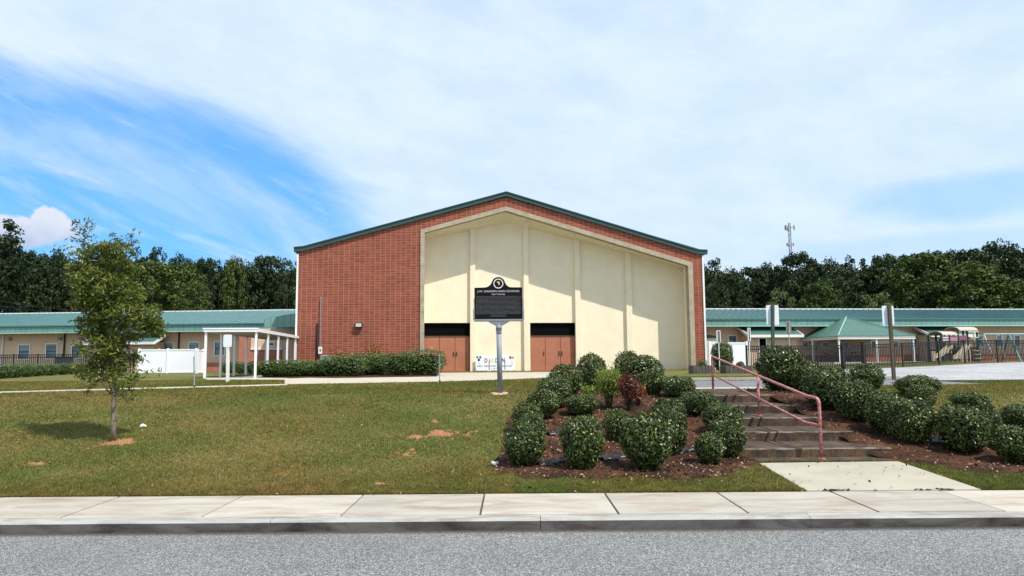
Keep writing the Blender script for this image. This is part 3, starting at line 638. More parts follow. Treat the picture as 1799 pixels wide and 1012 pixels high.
# ================================================================== LOW WINGS
def window(root, fr, px0, px1, py0, py1, v=0, sill=True, split=True, parent=None):
    a = fr.uv(px0, py0, v); b = fr.uv(px1, py1, v); w_ = .085; x0, x1, z0, z1 = a[0], b[0], b[1], a[1]
    f = MB(); f.box(x0, x0+w_, v-.05, v-.002, z0, z1); f.box(x1-w_, x1, v-.05, v-.002, z0, z1); f.box(x0+w_, x1-w_, v-.05, v-.002, z1-w_, z1); f.box(x0+w_, x1-w_, v-.05, v-.002, z0, z0+w_)
    W = f.build('window', WHITE, parent or root)
    g = MB(); g.box(x0+w_, x1-w_, v-.020, v-.010, z0+w_, z1-w_); g.build('pane', GLASS, W)
    s = MB(); zm = (z0+z1)/2; s.box(x0+w_, x1-w_, v-.034, v-.021, zm-.025, zm+.025)
    s.box(x0+w_, x0+w_+.03, v-.034, v-.021, z0+w_, z1-w_); s.box(x1-w_-.03, x1-w_, v-.034, v-.021, z0+w_, z1-w_)
    for t in (.25,): s.box(x0+w_+.03, x1-w_-.03, v-.030, v-.021, z1-(z1-z0)*t-.012, z1-(z1-z0)*t+.012)
    s.build('sash', BLACK, W)
    if random.random() < .6: bx('blind', BLIND, W, x0+w_+.03, x1-w_-.03, v-.0205, v-.0203, z1-(z1-z0)*random.uniform(.3, .5), z1-w_)
    return W
def wing(name, label, p0, Y0, p1, Y1, wins, px_eave, py_lo, py_hi, py_ridge, shades, vest, doors=(), extL=0, extR=0, brick=True):
    a = atY(p0, 600, Y0); b = atY(p1, 600, Y1); ang = math.atan2(b.y-a.y, b.x-a.x); fr = Frame(Vector((a.x, a.y, .9)), ang)
    root = empty(name, fr.o, ang, label, 'school building')
    ln = (Vector((b.x, b.y, 0))-Vector((a.x, a.y, 0))).length; x0, x1 = -extL, ln+extR; OV = 1.0
    zl = fr.uv(px_eave, py_lo, -OV)[1]; zh = fr.uv(px_eave, py_hi, -OV)[1]; zr = fr.uv(px_eave, py_ridge, 7.0)[1]
    bx('wall', TAN, root, x0, x1, 0, 16, -.4, zl+.12)
    if brick:
        bx('brick_base', BRICK2, root, x0, x1, -.10, -.002, -.4, .78); bx('base_sill', BRICK2, root, x0, x1, -.14, -.003, .782, .84)
    bx('fascia', TEAL, root, x0-.3, x1+.3, -OV-.06, -OV, zl, zh)
    bx('fascia_edge', mat('pale_green_edge', (.38, .62, .52), .4), root, x0-.3, x1+.3, -OV-.075, -OV-.055, zl-.05, zl-.002)
    bx('soffit', mat('soffit_brown', (.22, .17, .12), .9), root, x0-.3, x1+.3, -OV-.002, -.003, zl+.02, zl+.1)
    rf = MB(); rf.prism([(-OV-.09, zh-.02), (7.0, zr), (15, zh), (15, zh-.15), (7, zr-.15), (-OV-.09, zh-.1)], x0-.3, x1+.3, 'x'); rf.build('roof', TEAL_ROOF, root)
    cap = MB(); cap.box(x0-.3, x1+.3, 6.85, 7.15, zr-.02, zr+.07); cap.build('ridge_cap', WHITE, root)
    sl = (zr-zh+.02)/(7+OV+.09); rb = MB(); x = x0
    while x < x1:
        rb.prism([(-OV-.09, zh-.02), (6.84, zr-.16*sl), (6.84, zr-.16*sl+.045), (-OV-.09, zh+.025)], x, x+.035, 'x'); x += .45
    rb.build('roof_seams', TEAL_ROOF, root)
    gt = MB(); gt.box(x0-.3, x1+.3, -OV-.14, -OV-.062, zh-.06, zh+.015); gt.build('gutter', mat('gutter_green', (.07, .20, .17), .4), root)
    for wdw in wins: window(root, fr, *wdw)
    for (q0, q1, ya, yb) in doors:
        A = fr.uv(q0, ya); B = fr.uv(q1, yb)
        f = MB(); f.box(A[0], A[0]+.09, -.05, -.002, 0, A[1]); f.box(B[0]-.09, B[0], -.05, -.002, 0, A[1]); f.box(A[0]+.09, B[0]-.09, -.05, -.002, A[1]-.09, A[1]); f.build('door_frame', WHITE, root)
        bx('door', DARKVOID, root, A[0]+.09, B[0]-.09, -.03, -.002, .0, A[1]-.09)
    for (q0, q1, ytop, ylow) in vest:      # small shed-roofed vestibules standing out of the wall
        dpt = 1.7; A = fr.uv(q0, ylow, -dpt); B = fr.uv(q1, ylow, -dpt); T_ = zl-.25
        bx('vestibule_wall', TAN, root, A[0]+.25, B[0]-.25, -dpt+.3, -.15, -.3, A[1]+.02)
        s = MB(); s.prism([(-dpt-.1, A[1]-.02), (-.16, A[1]+.62), (-.16, A[1]+.52), (-dpt-.1, A[1]-.10)], A[0], B[0], 'x'); s.build('vestibule_roof', GREEN_ROOF, root)
        s = MB(); s.box(A[0]-.02, B[0]+.02, -dpt-.16, -dpt-.10, A[1]-.15, A[1]+.03)
        for X in (A[0]-.05, B[0]): s.prism([(-dpt-.1, A[1]-.15), (-.16, A[1]+.49), (-.16, A[1]+.66), (-dpt-.1, A[1]+.03)], X, X+.05, 'x')
        s.build('vestibule_trim', WHITE, root)
    return root, fr, zl
LW, LF, LZ = wing('classroom_wing', 'long low tan classroom wing with teal metal roof left of the brick gymnasium', 0, 51.5, 420, 50.0,
    [(32.6, 52.8, 604, 632.5), (80.6, 100.8, 603, 631.5), (126, 147, 602.3, 631), (288, 305, 600.8, 629), (331.7, 350.5, 600, 628), (376.5, 396, 598.6, 626)],
    180, 583.3, 571, 549.5, 0, [(147, 272, 592, 602.3)], extL=16, extR=12, brick=False)
for px in (6.5, 114.5, 315): 
    u_ = LF.uv(px, 600)[0]; MB().tube([(u_, -.08, .1), (u_, -.08, LZ-.02)], .055, 8).build('downpipe', WHITE if px < 10 else BLACK, LW)
for px, py in ((19, 596), (107, 595), (143, 595.5)): u_, z_ = LF.uv(px, py); bx('wall_lamp', ALU, LW, u_-.12, u_+.12, -.2, -.003, z_-.1, z_+.1, bevel=.02)
bx('brick_base', BRICK2, LW, LF.uv(355, 600)[0], LF.uv(432, 600)[0], -.16, -.003, -.3, LF.uv(390, 637)[1])
RW, RF, RZ = wing('classroom_wing', 'long low tan classroom wing with teal metal roof right of the gymnasium behind the playground', 1240, 48.6, 1799, 51.6,
    [(1278, 1295, 588.2, 603), (1408, 1420.5, 600.2, 612), (1443, 1456, 600.2, 612), (1478, 1491, 600.2, 612), (1529, 1542, 598, 612), (1567, 1579, 597.5, 611.5), (1597.5, 1612, 588.5, 610.5), (1716, 1729, 588.5, 610.5), (1748, 1763, 588, 610.5), (1780, 1793.5, 588, 610.5)],
    1500, 572, 560, 543.8, 0, [(1314, 1410, 580.5, 589), (1634, 1716, 580, 588.3)], doors=[(1385, 1398, 599, 640)], extL=10, extR=24)
for px in (1331, 1646): 
    u0, z0 = RF.uv(px, 592.5, -1.4); u1, _ = RF.uv(px+16, 592.5, -1.4); z1 = RF.uv(px, 628, -1.4)[1]
    f = MB(); f.box(u0, u0+.09, -1.46, -1.402, z1, z0); f.box(u1-.09, u1, -1.46, -1.402, z1, z0); f.box(u0+.09, u1-.09, -1.46, -1.402, z0-.09, z0); f.build('door_frame', WHITE, RW)
    bx('vestibule_door', DARKVOID, RW, u0+.09, u1-.09, -1.43, -1.402, z1, z0-.09)

# link block between the left wing and the gymnasium
def build_link():
    a = atY(463, 600, 44.5); fr = Frame(Vector((a.x, a.y, .9)), gy.a)
    root = empty('link_block', fr.o, fr.a, 'low brick and tan link block with a teal roof edge beside the gymnasium corner', 'link building')
    x1 = fr.uv(519, 600)[0]+.3; zl = fr.uv(500, 574.8)[1]; za = fr.uv(463, 560)[1]; zb = fr.uv(519, 548.5)[1]
    MB().prism([(0, zl), (x1, zl), (x1, zb), (0, za)], -.05, .03).build('fascia', TEAL, root)
    MB().prism([(0, za), (x1, zb), (x1, zb-.12), (0, za-.12)], .031, 9).build('roof', TEAL_ROOF, root)
    f2 = fr.uv(420, 600, 3.0)[0]; f3 = fr.uv(441, 600, 3.0)[0]; f4 = fr.uv(497, 600, 3.0)[0]
    zt = fr.uv(500, 577, 3.0)[1]
    bx('brick_wall', BRICK2, root, f2, f3, 3.0, 3.3, -.3, zt); zs = fr.uv(460, 613, 3.0)[1]
    bx('lower_brick', BRICK2, root, f3+.002, f4, 3.0, 3.3, -.3, zs-.06); bx('sill_band', WHITE, root, f3+.002, f4, 2.94, 3.3, zs-.058, zs+.06); bx('upper_wall', TAN, root, f3+.002, f4, 3.003, 3.3, zs+.062, zt)
    bx('end_wall', TAN, root, f4+.002, x1+.5, 3.0, 3.3, -.3, zt)
    window(root, fr, 466, 483, 600, 609.5, 3.0)
build_link()
# ================================================================== ROUNDED SHRUBS
def shrub_mesh(seed, n=2600, ll=.055, lw=.027, box=2.7, core=.86, leafm=None, sx=1, flat=.0):
    r = np.random.default_rng(seed); d = sph(n, r)
    ph = r.uniform(0, 6.3, 5)
    def shape(q):            # rounded barrel of unit half-width, 0..1 high, slightly lumpy
        e = box; s = (np.abs(q)**e).sum(1, keepdims=True)**(-1/e); p = q*s
        lump = 1+.045*np.sin(4*q[:, :1]+ph[0])*np.sin(5*q[:, 1:2]+ph[1])+.04*np.sin(7*q[:, 2:3]+ph[2]+3*q[:, :1])+.03*np.sin(11*q[:, 1:2]+ph[3])
        p = p*lump; z = p[:, 2]; p[:, :2] *= (1-.16*np.clip(-z, 0, 1))[:, None]
        return np.stack([p[:, 0]*.5, p[:, 1]*.5, .5+z*.5], 1)
    P = shape(d); rad = r.uniform(.84, 1.04, n)[:, None]; c = np.array([[0, 0, .5]]); P = c+(P-c)*rad
    nn = d.copy(); nn[:, 2] += .35
    V = leaves(P, unit(nn), ll, lw, .66, r)
    # a few longer shoots breaking the outline
    k = int(n*.05); q = sph(k, r); q[:, 2] = np.abs(q[:, 2]); PS = c+(shape(q)-c)*r.uniform(1.03, 1.11, k)[:, None]; VS = leaves(PS, unit(q), ll*1.1, lw, .9, r)
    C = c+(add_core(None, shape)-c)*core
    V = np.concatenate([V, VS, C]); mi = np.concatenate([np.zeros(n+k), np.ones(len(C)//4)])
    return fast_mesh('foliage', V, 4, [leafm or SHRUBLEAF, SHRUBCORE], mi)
stem_m = MB()
for k in range(5):
    a = k*1.256; stem_m.tube([(.05*math.cos(a), .05*math.sin(a), -.06), (.12*math.cos(a), .12*math.sin(a), .35)], [.03, .02], 6)
STEM = stem_m.mesh('stem', BARK)
PROTO = [shrub_mesh(s, 4700, .078, .033, b) for s, b in ((1, 2.2), (2, 2.5), (3, 2.1), (4, 2.7))]
HEDGEP = [shrub_mesh(20+s, 3400, .052, .028, 3.6, leafm=HEDGELEAF) for s in range(3)]
CNT = [0]
def shrub(cx, w_px, top, bot, label, group='rounded clipped shrubs around the steps', Y=None, protos=PROTO, stretch=1.0, depth=None, name='rounded_shrub', cat='shrub'):
    i = CNT[0]; CNT[0] += 1
    if Y: g0 = atY(cx, 600, Y); g_ = Vector((g0.x, Y, H(g0.x, Y)))
    else:
        g1 = GT(cx, bot); wm_ = w_px/F_PX*g1.y; g_ = GT(cx, bot); yy = g1.y+wm_*.38; t = atY(cx, bot, yy); g_ = Vector((t.x, yy, H(t.x, yy)))
    t = atY(cx, top, g_.y); wm = w_px/F_PX*g_.y; h = max(.25, t.z-g_.z)
    root = empty(name, g_, (i*2.399) % 6.28 if protos is PROTO else 0, label, cat, group)
    f = bpy.data.objects.new('foliage', protos[i % len(protos)]); link(f, root); wm *= (.90 if protos is PROTO else 1); f.scale = (wm, (depth or wm), h*(.96 if protos is PROTO else .98)); f.location.z = .02*h
    s = bpy.data.objects.new('stem', STEM); link(s, root); s.scale = (wm, wm, h)
    return root
L1 = [(922, 76, 745, 826, None, 'round shrub at the left front corner of the mulch bed, nearest the bare lawn'),
 (1024, 78, 730, 831, None, 'round shrub at the front of the bed, second from its left corner'),
 (1137, 94, 724, 834, None, 'largest round shrub, at the front middle of the left mulch bed'),
 (1170, 64, 721, 800, 10.6, 'round shrub tucked right behind the largest shrub of the left bed'),
 (931, 58, 729, 800, 10.5, 'small round shrub directly behind the left front corner shrub'),
 (925, 54, 707, 770, 11.6, 'small round shrub third along the left edge of the bed'),
 (953, 60, 684, 742, 12.7, 'round shrub fourth along the left edge of the bed'),
 (973, 62, 664, 735, 13.7, 'round shrub fifth along the left edge of the bed'),
 (992, 64, 641, 705, 14.9, 'round shrub at the back left corner of the bed'),
 (1019, 60, 693, 742, 13.0, 'low round shrub left of the yellow green bush inside the bed'),
 (1038, 54, 621, 690, 16.2, 'dark round shrub at the bed back, under the right hand brown doors'),
 (1079, 46, 719, 784, 11.2, 'narrow round shrub behind the gap between the two front middle shrubs'),
 (1102, 50, 618, 690, 16.6, 'rearmost round shrub of the bed, half hidden against the cream wall'),
 (1128, 72, 624, 690, 15.8, 'broad round shrub at the bed back, just behind the red leaved bush'),
 (1144, 52, 648, 712, 14.6, 'round shrub right of the red leaved bush'),
 (1189, 62, 662, 716, 14.2, 'round shrub beside the drive, left of the top of the steps'),
 (1170, 64, 700, 755, 12.2, 'low round shrub in the right middle of the left bed'),
 (1222, 68, 687, 758, 12.9, 'round shrub beside the upper treads of the steps'),
 (1264, 72, 708, 770, 11.7, 'round shrub crowding the middle treads of the steps'),
 (1280, 66, 738, 809, None, 'round shrub beside the lowest tread of the steps'),
 (1248, 54, 760, 820, None, 'smallest thin leggy shrub at the right front corner of the left bed')]
for cx, w_, t, b, Y, lab in L1: shrub(cx, w_, t, b, lab, Y=Y)
L2 = [(1370, 84, 608, 690, 15.4, 'tall dark round shrub at the top right of the steps, under a white sign back'),
 (1412, 62, 634, 696, 14.9, 'round shrub second down the right bank, touching the tall dark one'),
 (1455, 82, 646, 726, None, 'broad round shrub third down the right bank beside the handrail'),
 (1518, 62, 640, 694, 15.0, 'round shrub near the foot of the brown sign post, on the lawn side'),
 (1504, 76, 668, 748, None, 'round shrub fourth down the right bank beside the steps'),
 (1556, 74, 686, 769, None, 'round shrub fifth down the right bank'),
 (1604, 80, 701, 787, None, 'round shrub lowest on the right bank beside the steps'),
 (1607, 76, 660, 712, 14.2, 'round shrub behind on the lawn edge, above the lowest bank shrub'),
 (1612, 50, 675, 716, 13.2, 'small round shrub in front of the one at the lawn edge'),
 (1696, 66, 689, 738, 13.2, 'round shrub alone on the right lawn behind the big front one'),
 (1695, 88, 712, 804, None, 'big round shrub at the front of the right bed, second from the picture edge'),
 (1722, 46, 708, 780, 11.0, 'narrow round shrub peeping out behind the big front shrub of the right bed'),
 (1786, 66, 711, 768, 11.9, 'round shrub at the right edge of the picture, rear one'),
 (1790, 84, 748, 820, None, 'round shrub cut by the right edge of the picture, front one')]
for cx, w_, t, b, Y, lab in L2: shrub(cx, w_, t, b, lab, Y=Y)

# leafy bushes inside the bed: yellow green one, red one, small rust ones
def upright_bush(px, top, bot, wpx, Y, leafm, n, label, name, cat, spread=.5, ll=.06, lw=.022, seed=5):
    r = np.random.default_rng(seed); g0 = atY(px, 600, Y); z0 = H(g0.x, Y); h = atY(px, top, Y).z-z0; wm = wpx/F_PX*Y
    root = empty(name, (g0.x, Y, z0), 0, label, cat); st = MB(); P = []; Nn = []
    for k in range(16):
        a = r.uniform(0, 6.28); e = wm*.5*r.uniform(.15, 1); ht = h*r.uniform(.72, 1.0)
        tip = Vector((math.cos(a)*e, math.sin(a)*e, ht)); midp = Vector((math.cos(a)*e*.5, math.sin(a)*e*.5, ht*.5)); st.tube([(math.cos(a)*.03, math.sin(a)*.03, -.04), midp, tip*.97], [.010, .007, .003], 5)
        m_ = n//16; t = r.uniform(.38, 1.0, m_)**.8; q = np.outer(t, np.array(tip))+r.normal(size=(m_, 3))*wm*.10
        P.append(q); Nn.append(r.normal(size=(m_, 3))+np.array([0, 0, .6]))
    P = np.concatenate(P); Nn = unit(np.concatenate(Nn)); P[:, 2] = np.maximum(P[:, 2], .05)
    me = fast_mesh('foliage', leaves(P, Nn, ll, lw, .6, r), 4, [leafm]); link(bpy.data.objects.new('foliage', me), root); st.build('stem', DBARK, root); return root
upright_bush(1068, 644, 722, 50, 13.4, YGLEAF, 2600, 'upright feathery yellow green bush in the middle of the left bed', 'leafy_bush', 'shrub', seed=5, ll=.07, lw=.016)
upright_bush(1104, 655, 724, 42, 13.2, REDLEAF, 1700, 'upright bush with red tipped leaves right of the yellow green one', 'leafy_bush', 'shrub', seed=6, ll=.06, lw=.02)
upright_bush(1036, 676, 706, 30, 14.0, YGLEAF, 500, 'small yellowing bush left behind the yellow green one', 'leafy_bush', 'shrub', seed=7)
upright_bush(1120, 676, 722, 30, 13.6, RUSTLEAF, 420, 'thin browning bush just right of the red one', 'leafy_bush', 'shrub', seed=8)
# gym foundation hedge
GH = 'clipped hedge shrubs along the gymnasium front'
HS = [(482, 60, 634, 662, 32.6, 'low spreading hedge shrub at the left end, nearest the white canopy'),
 (522, 56, 633, 664, 32.4, 'low dark hedge shrub second from the white canopy'),
 (561, 54, 634, 664, 32.6, 'low dark hedge shrub in front of the grey air conditioner'),
 (606, 72, 624, 664, 32.2, 'tall bright topped hedge shrub left of the gap with bare mulch'),
 (655, 62, 621, 656, 34.2, 'bright green hedge shrub set back behind the bare mulch gap'),
 (702, 50, 620, 662, 33.0, 'tall hedge shrub right of the bare mulch gap'),
 (746, 64, 615.5, 663, 33.2, 'tall square cut hedge shrub at the right end beside the brown doors')]
for cx, w_, t, b, Y, lab in HS: shrub(cx, w_*1.12, t, b, lab, GH, Y, HEDGEP, depth=1.7, name='hedge_shrub')
blob('hedge_bed', [gz(448, 663.5), gz(600, 665), gz(785, 662), gz(785, 656), gz(560, 655), gz(448, 656)], .03, MULCH, .03, 6, 70)
def rust(px, top, w_, Y, lab, sd, n=330):
    upright_bush(px, top, 650, w_, Y, RUSTLEAF, n, lab, 'rust_leaved_bush', 'shrub', seed=sd, ll=.16, lw=.06)
rust(592, 612, 36, 38, 'smaller rust leaved bush against the brick wall right of the meter box', 31, 420); rust(655, 606, 38, 38, 'larger rust leaved bush against the brick wall above the hedge', 32, 700)
# left hedge row before the iron fence
for k in range(8):
    px = 6+k*21; Y = 33+k*1.75
    shrub(px, 33-k*1.2, 640.5-.35*k, 660, ('clipped hedge shrub number %s from the left picture edge before the iron fence' % ['one', 'two', 'three', 'four', 'five', 'six', 'seven', 'eight'][k]), 'hedge row before the left iron fence', Y, HEDGEP, name='hedge_shrub')
upright_bush(131, 640, 657, 11, 44.5, RUSTLEAF, 120, 'small orange leaved bush in the left hedge row beside the young tree', 'rust_leaved_bush', 'shrub', seed=41, ll=.14, lw=.07)
upright_bush(94, 643, 657, 7, 40.5, RUSTLEAF, 70, 'tiny orange leaved bush in the left hedge row under the second window', 'rust_leaved_bush', 'shrub', seed=42, ll=.12, lw=.06)
for px, w_, lab in ((402, 22, 'dark shrub left under the white canopy'), (424, 20, 'dark shrub in the middle under the white canopy'), (443, 16, 'dark shrub right under the white canopy')):
    shrub(px, w_, 636, 660, lab, 'shrubs beyond the white canopy', 41.5, HEDGEP, name='hedge_shrub')
shrub(1268, 38, 601, 651, 'dark clipped barrel shaped shrub before the white vinyl fence right of the gymnasium', None, 36.5, PROTO, name='barrel_shrub')
shrub(1299, 17, 635, 650, 'tiny dark round shrub growing in the right wooden planter', None, 33.1, PROTO, name='planter_shrub')
shrub(1232, 18, 633, 645, 'low green plant in the left wooden planter', None, 33.1, HEDGEP, name='planter_shrub')
shrub(1352, 30, 624, 650, 'pale shrub between the planters and the tall dark shrub', None, 29, HEDGEP, name='hedge_shrub')

# ================================================================== YOUNG OAK ON THE LAWN
def young_oak():
    g_ = GT(200, 776); Y = g_.y; r = np.random.default_rng(77); rr = random.Random(5)
    root = empty('young_oak_tree', g_, 0, 'young slender oak with olive leaves and wispy top standing alone on the left lawn', 'tree')
    def W(px, py, dy=0): p = atY(px, py, Y+dy); return p-g_
    tr = MB(); path = [W(200, 778), W(199.5, 740), W(200, 700), W(199, 650), W(196, 600), W(194, 550), W(188, 500), W(178, 460), W(165, 430)]
    path[0].z = -.05; tr.tube(path, [.046, .037, .034, .031, .027, .022, .016, .010, .005], 10)
    blobs = [(184, 452, 42, 20, .85), (200, 472, 46, 22, 1), (176, 497, 50, 22, 1.0), (150, 505, 24, 14, .8), (165, 522, 42, 28, 1), (205, 520, 48, 28, 1), (226, 548, 40, 18, .9), (256, 566, 34, 18, .9), (268, 580, 22, 14, .7), (190, 560, 52, 24, 1), (165, 575, 34, 22, .85), (205, 590, 50, 22, .9), (178, 612, 42, 20, .85), (208, 632, 42, 22, .8), (180, 650, 36, 20, .7), (152, 648, 22, 16, .4), (218, 665, 22, 20, .5),
             (205, 440, 34, 16, .8), (150, 478, 28, 30, .6), (262, 556, 24, 18, .6)]
    P = []; Nn = []
    for bx_, by, rx, ry, dn in blobs:
        c = W(bx_, by, rr.uniform(-.15, .15)); hx = rx/F_PX*Y*.95; hz = ry/F_PX*Y*1.05
        tz = min(range(len(path)), key=lambda i: abs(path[i].z-(c.z-.25))); a = path[tz]; tr.tube([a, (a+c)/2+Vector((0, 0, .04)), c+Vector((rr.uniform(-.05, .05), rr.uniform(-.1, .1), .1))], [.014, .009, .003], 5)
        nclump = int(80*dn*(rx*ry)/1200)
        for _ in range(nclump):
            q = r.normal(size=3); q /= np.linalg.norm(q); rad = r.uniform(.35, 1.0)**.6; cc = np.array([c.x+q[0]*hx*rad, c.y+q[1]*hx*rad*.9, c.z+q[2]*hz*rad])
            if r.random() < .35: tr.tube([c+(Vector(cc)-c)*.25, Vector(cc)], [.005, .002], 4)
            m_ = 17; P.append(cc+r.normal(size=(m_, 3))*np.array([.052, .052, .030])); n0 = r.normal(size=(m_, 3)); n0[:, 2] += .8; Nn.append(n0)
    # wispy leader shoots and stray low twigs
    def wisp(pts, n, sp=.03, rad=.006):
        pv = [W(*p) for p in pts]; tr.tube(pv, [rad*(1-.7*i/(len(pv)-1)) for i in range(len(pv))], 5)
        for i in range(len(pv)-1):
            m_ = n//(len(pv)-1); t = r.uniform(0, 1, m_)[:, None]; q = np.array(pv[i])*(1-t)+np.array(pv[i+1])*t+r.normal(size=(m_, 3))*sp; P.append(q); Nn.append(r.normal(size=(m_, 3))); nw = 0
    wisp([(175, 455), (158, 430), (148, 405), (158, 380)], 66); wisp([(160, 435), (140, 415), (124, 396)], 44); wisp([(152, 412), (135, 392), (128, 388)], 26); wisp([(150, 455), (130, 445), (113, 432)], 42); wisp([(158, 450), (140, 440), (122, 450)], 34)
    wisp([(200, 440), (205, 420), (197, 410)], 34); wisp([(208, 440), (225, 420), (238, 408)], 40); wisp([(215, 435), (232, 428), (240, 424)], 34); wisp([(150, 420), (160, 400), (163, 390)], 24); wisp([(148, 470), (128, 465), (115, 470)], 30); wisp([(150, 430), (140, 424), (120, 420)], 22)
    wisp([(198, 660), (220, 680), (245, 688), (268, 684)], 54); wisp([(199, 655), (175, 668), (160, 680), (152, 688)], 52); wisp([(200, 690), (225, 700), (240, 700)], 40); wisp([(199, 640), (160, 648), (142, 658)], 60); wisp([(205, 640), (245, 650), (262, 655), (290, 652)], 26); wisp([(199, 668), (215, 690), (222, 705)], 30)
    wisp([(250, 565), (275, 572), (285, 585)], 50); wisp([(250, 550), (272, 545), (284, 552)], 44)
    P = np.concatenate(P); Nn = unit(np.concatenate(Nn)); me = fast_mesh('crown', leaves(P, Nn, .082, .024, .5, r), 4, [OAKLEAF]); link(bpy.data.objects.new('crown', me), root)
    tr.build('trunk', BARK, root, True)
young_oak()

# ================================================================== THE WOOD BEHIND
def crown_mesh(seed, mats, nclump=70, per=60, card=.42, shape='round', hi=1):
    r = np.random.default_rng(seed); P = []; Nn = []; mi = []
    for k in range(nclump):
        z = r.uniform(.12, 1.0); a = r.uniform(0, 6.283)
        env = {'round': math.sqrt(max(.02, 1-((z-.52)/.5)**2)), 'cone': .22+.78*(1-z)**.75, 'pine': (.9 if z > .55 else .45)*math.sqrt(max(.03, 1-((z-.66)/.36)**2 if z > .3 else .25)), 'tall': .62*math.sqrt(max(.05, 1-((z-.55)/.47)**2))+.12}[shape]
        rad = env*r.uniform(.35, 1.0)**.5*.5; c = np.array([math.cos(a)*rad, math.sin(a)*rad, z]); s = r.uniform(.055, .12)*(1.15 if shape != 'pine' else .9)
        d = sph(per, r); d[:, 2] = d[:, 2]*.75+.1; P.append(c+d*np.array([s, s, s*.62])*r.uniform(.6, 1.05, (per, 1))); n_ = d.copy(); n_[:, 2] += .45; Nn.append(unit(n_))
    P = np.concatenate(P); Nn = np.concatenate(Nn)
    return P, Nn
def forest_proto(seed, mat_, shape, W_, Hh, nclump, per, card):
    P, Nn = crown_mesh(seed, None, nclump, per, card, shape); r = np.random.default_rng(seed+100); P = P*np.array([W_, W_, Hh])
    crown = fast_mesh('crown', leaves(P, Nn, card, card*.62, .55, r), 4, [mat_])
    t = MB(); t.tube([(0, 0, -.3), (.05*W_/6, 0, Hh*.35), (0, .1, Hh*.6), (-.05, 0, Hh*.93)], [.22, .18, .12, .03], 7); rr = random.Random(seed)
    for k in range(9):
        z = Hh*rr.uniform(.3, .8); a = rr.uniform(0, 6.28); e = W_*.33; t.tube([(0, 0, z), (math.cos(a)*e, math.sin(a)*e, z+Hh*.1)], [.08, .02], 5)
    return crown, t.mesh('trunk', DBARK), W_, Hh
FP = {'round': [forest_proto(51, FOR_D, 'round', 8, 12, 125, 62, .36), forest_proto(52, FOR_D, 'round', 8, 12, 125, 62, .40)],
      'pine': [forest_proto(53, FOR_D, 'pine', 6, 13, 66, 60, .34), forest_proto(54, FOR_D, 'pine', 6, 13, 60, 60, .34)],
      'tall': [forest_proto(55, FOR_D, 'tall', 7, 13, 85, 62, .36)],
      'mid': [forest_proto(56, FOR_M, 'round', 8, 11, 140, 66, .36), forest_proto(57, FOR_M, 'tall', 8, 11, 90, 62, .36)],
      'pale': [forest_proto(58, FOR_L, 'round', 8, 10, 90, 62, .32)]}
fcount = [0]
def ftree(px, top, wpx, Y, kind, label=None, group=None, name='forest_tree'):
    i = fcount[0]; fcount[0] += 1; cr, tk, W_, Hh = FP[kind][i % len(FP[kind])]
    p = atY(px, top, Y); g0 = .9+(3.0*ss((Y-88)/40) if Y > 88 else 0); wm = wpx/F_PX*Y; h = p.z-g0
    root = empty(name, (p.x, Y, g0), (i*1.7) % 6.28, label, 'tree', group)
    for nm, me in (('crown', cr), ('trunk', tk)):
        o = bpy.data.objects.new(nm, me); link(o, root); o.scale = (wm/W_*1.12, wm/W_*1.12, h/Hh*1.02)
LT = [(2, 398, 110, 78, 'tall', 'tallest dark tree, at the left edge of the picture behind the left wing'),
 (52, 452, 70, 84, 'round', 'dark round tree second from the left picture edge in the wood'),
 (95, 450, 66, 88, 'round', 'dark tree behind the roof just left of the young oak'),
 (232, 446, 60, 92, 'pine', 'dark pine showing at the right shoulder of the young oak'),
 (277, 444, 50, 94, 'pine', 'dark pine with the highest tip between the young oak and the gymnasium'),
 (272, 468, 120, 76, 'mid', 'broad bright green tree right behind the young oak'),
 (318, 470, 90, 80, 'mid', 'mid green tree right of the broad bright green one'),
 (345, 505, 76, 72, 'mid', 'low mid green tree just above the left roof ridge'),
 (320, 458, 54, 95, 'round', 'dark tree top peeping over the mid green trees'),
 (360, 463, 50, 93, 'round', 'dark tree halfway between the young oak and the gymnasium'),
 (386, 464, 56, 88, 'pine', 'feathery pine of the wood above the start of the white canopy'),
 (412, 463, 52, 86, 'mid', 'olive tinted tree above the white canopy'),
 (437, 471, 54, 88, 'round', 'dark tree third from the gymnasium on its left'),
 (470, 459, 70, 90, 'round', 'wide dark tree second from the gymnasium on its left'),
 (505, 463, 56, 87, 'tall', 'dark tree touching the left corner of the gymnasium')]
for px, top, wp, Y, k, lab in LT: ftree(px, top, wp, Y, k, lab, 'trees of the wood behind the left wing')
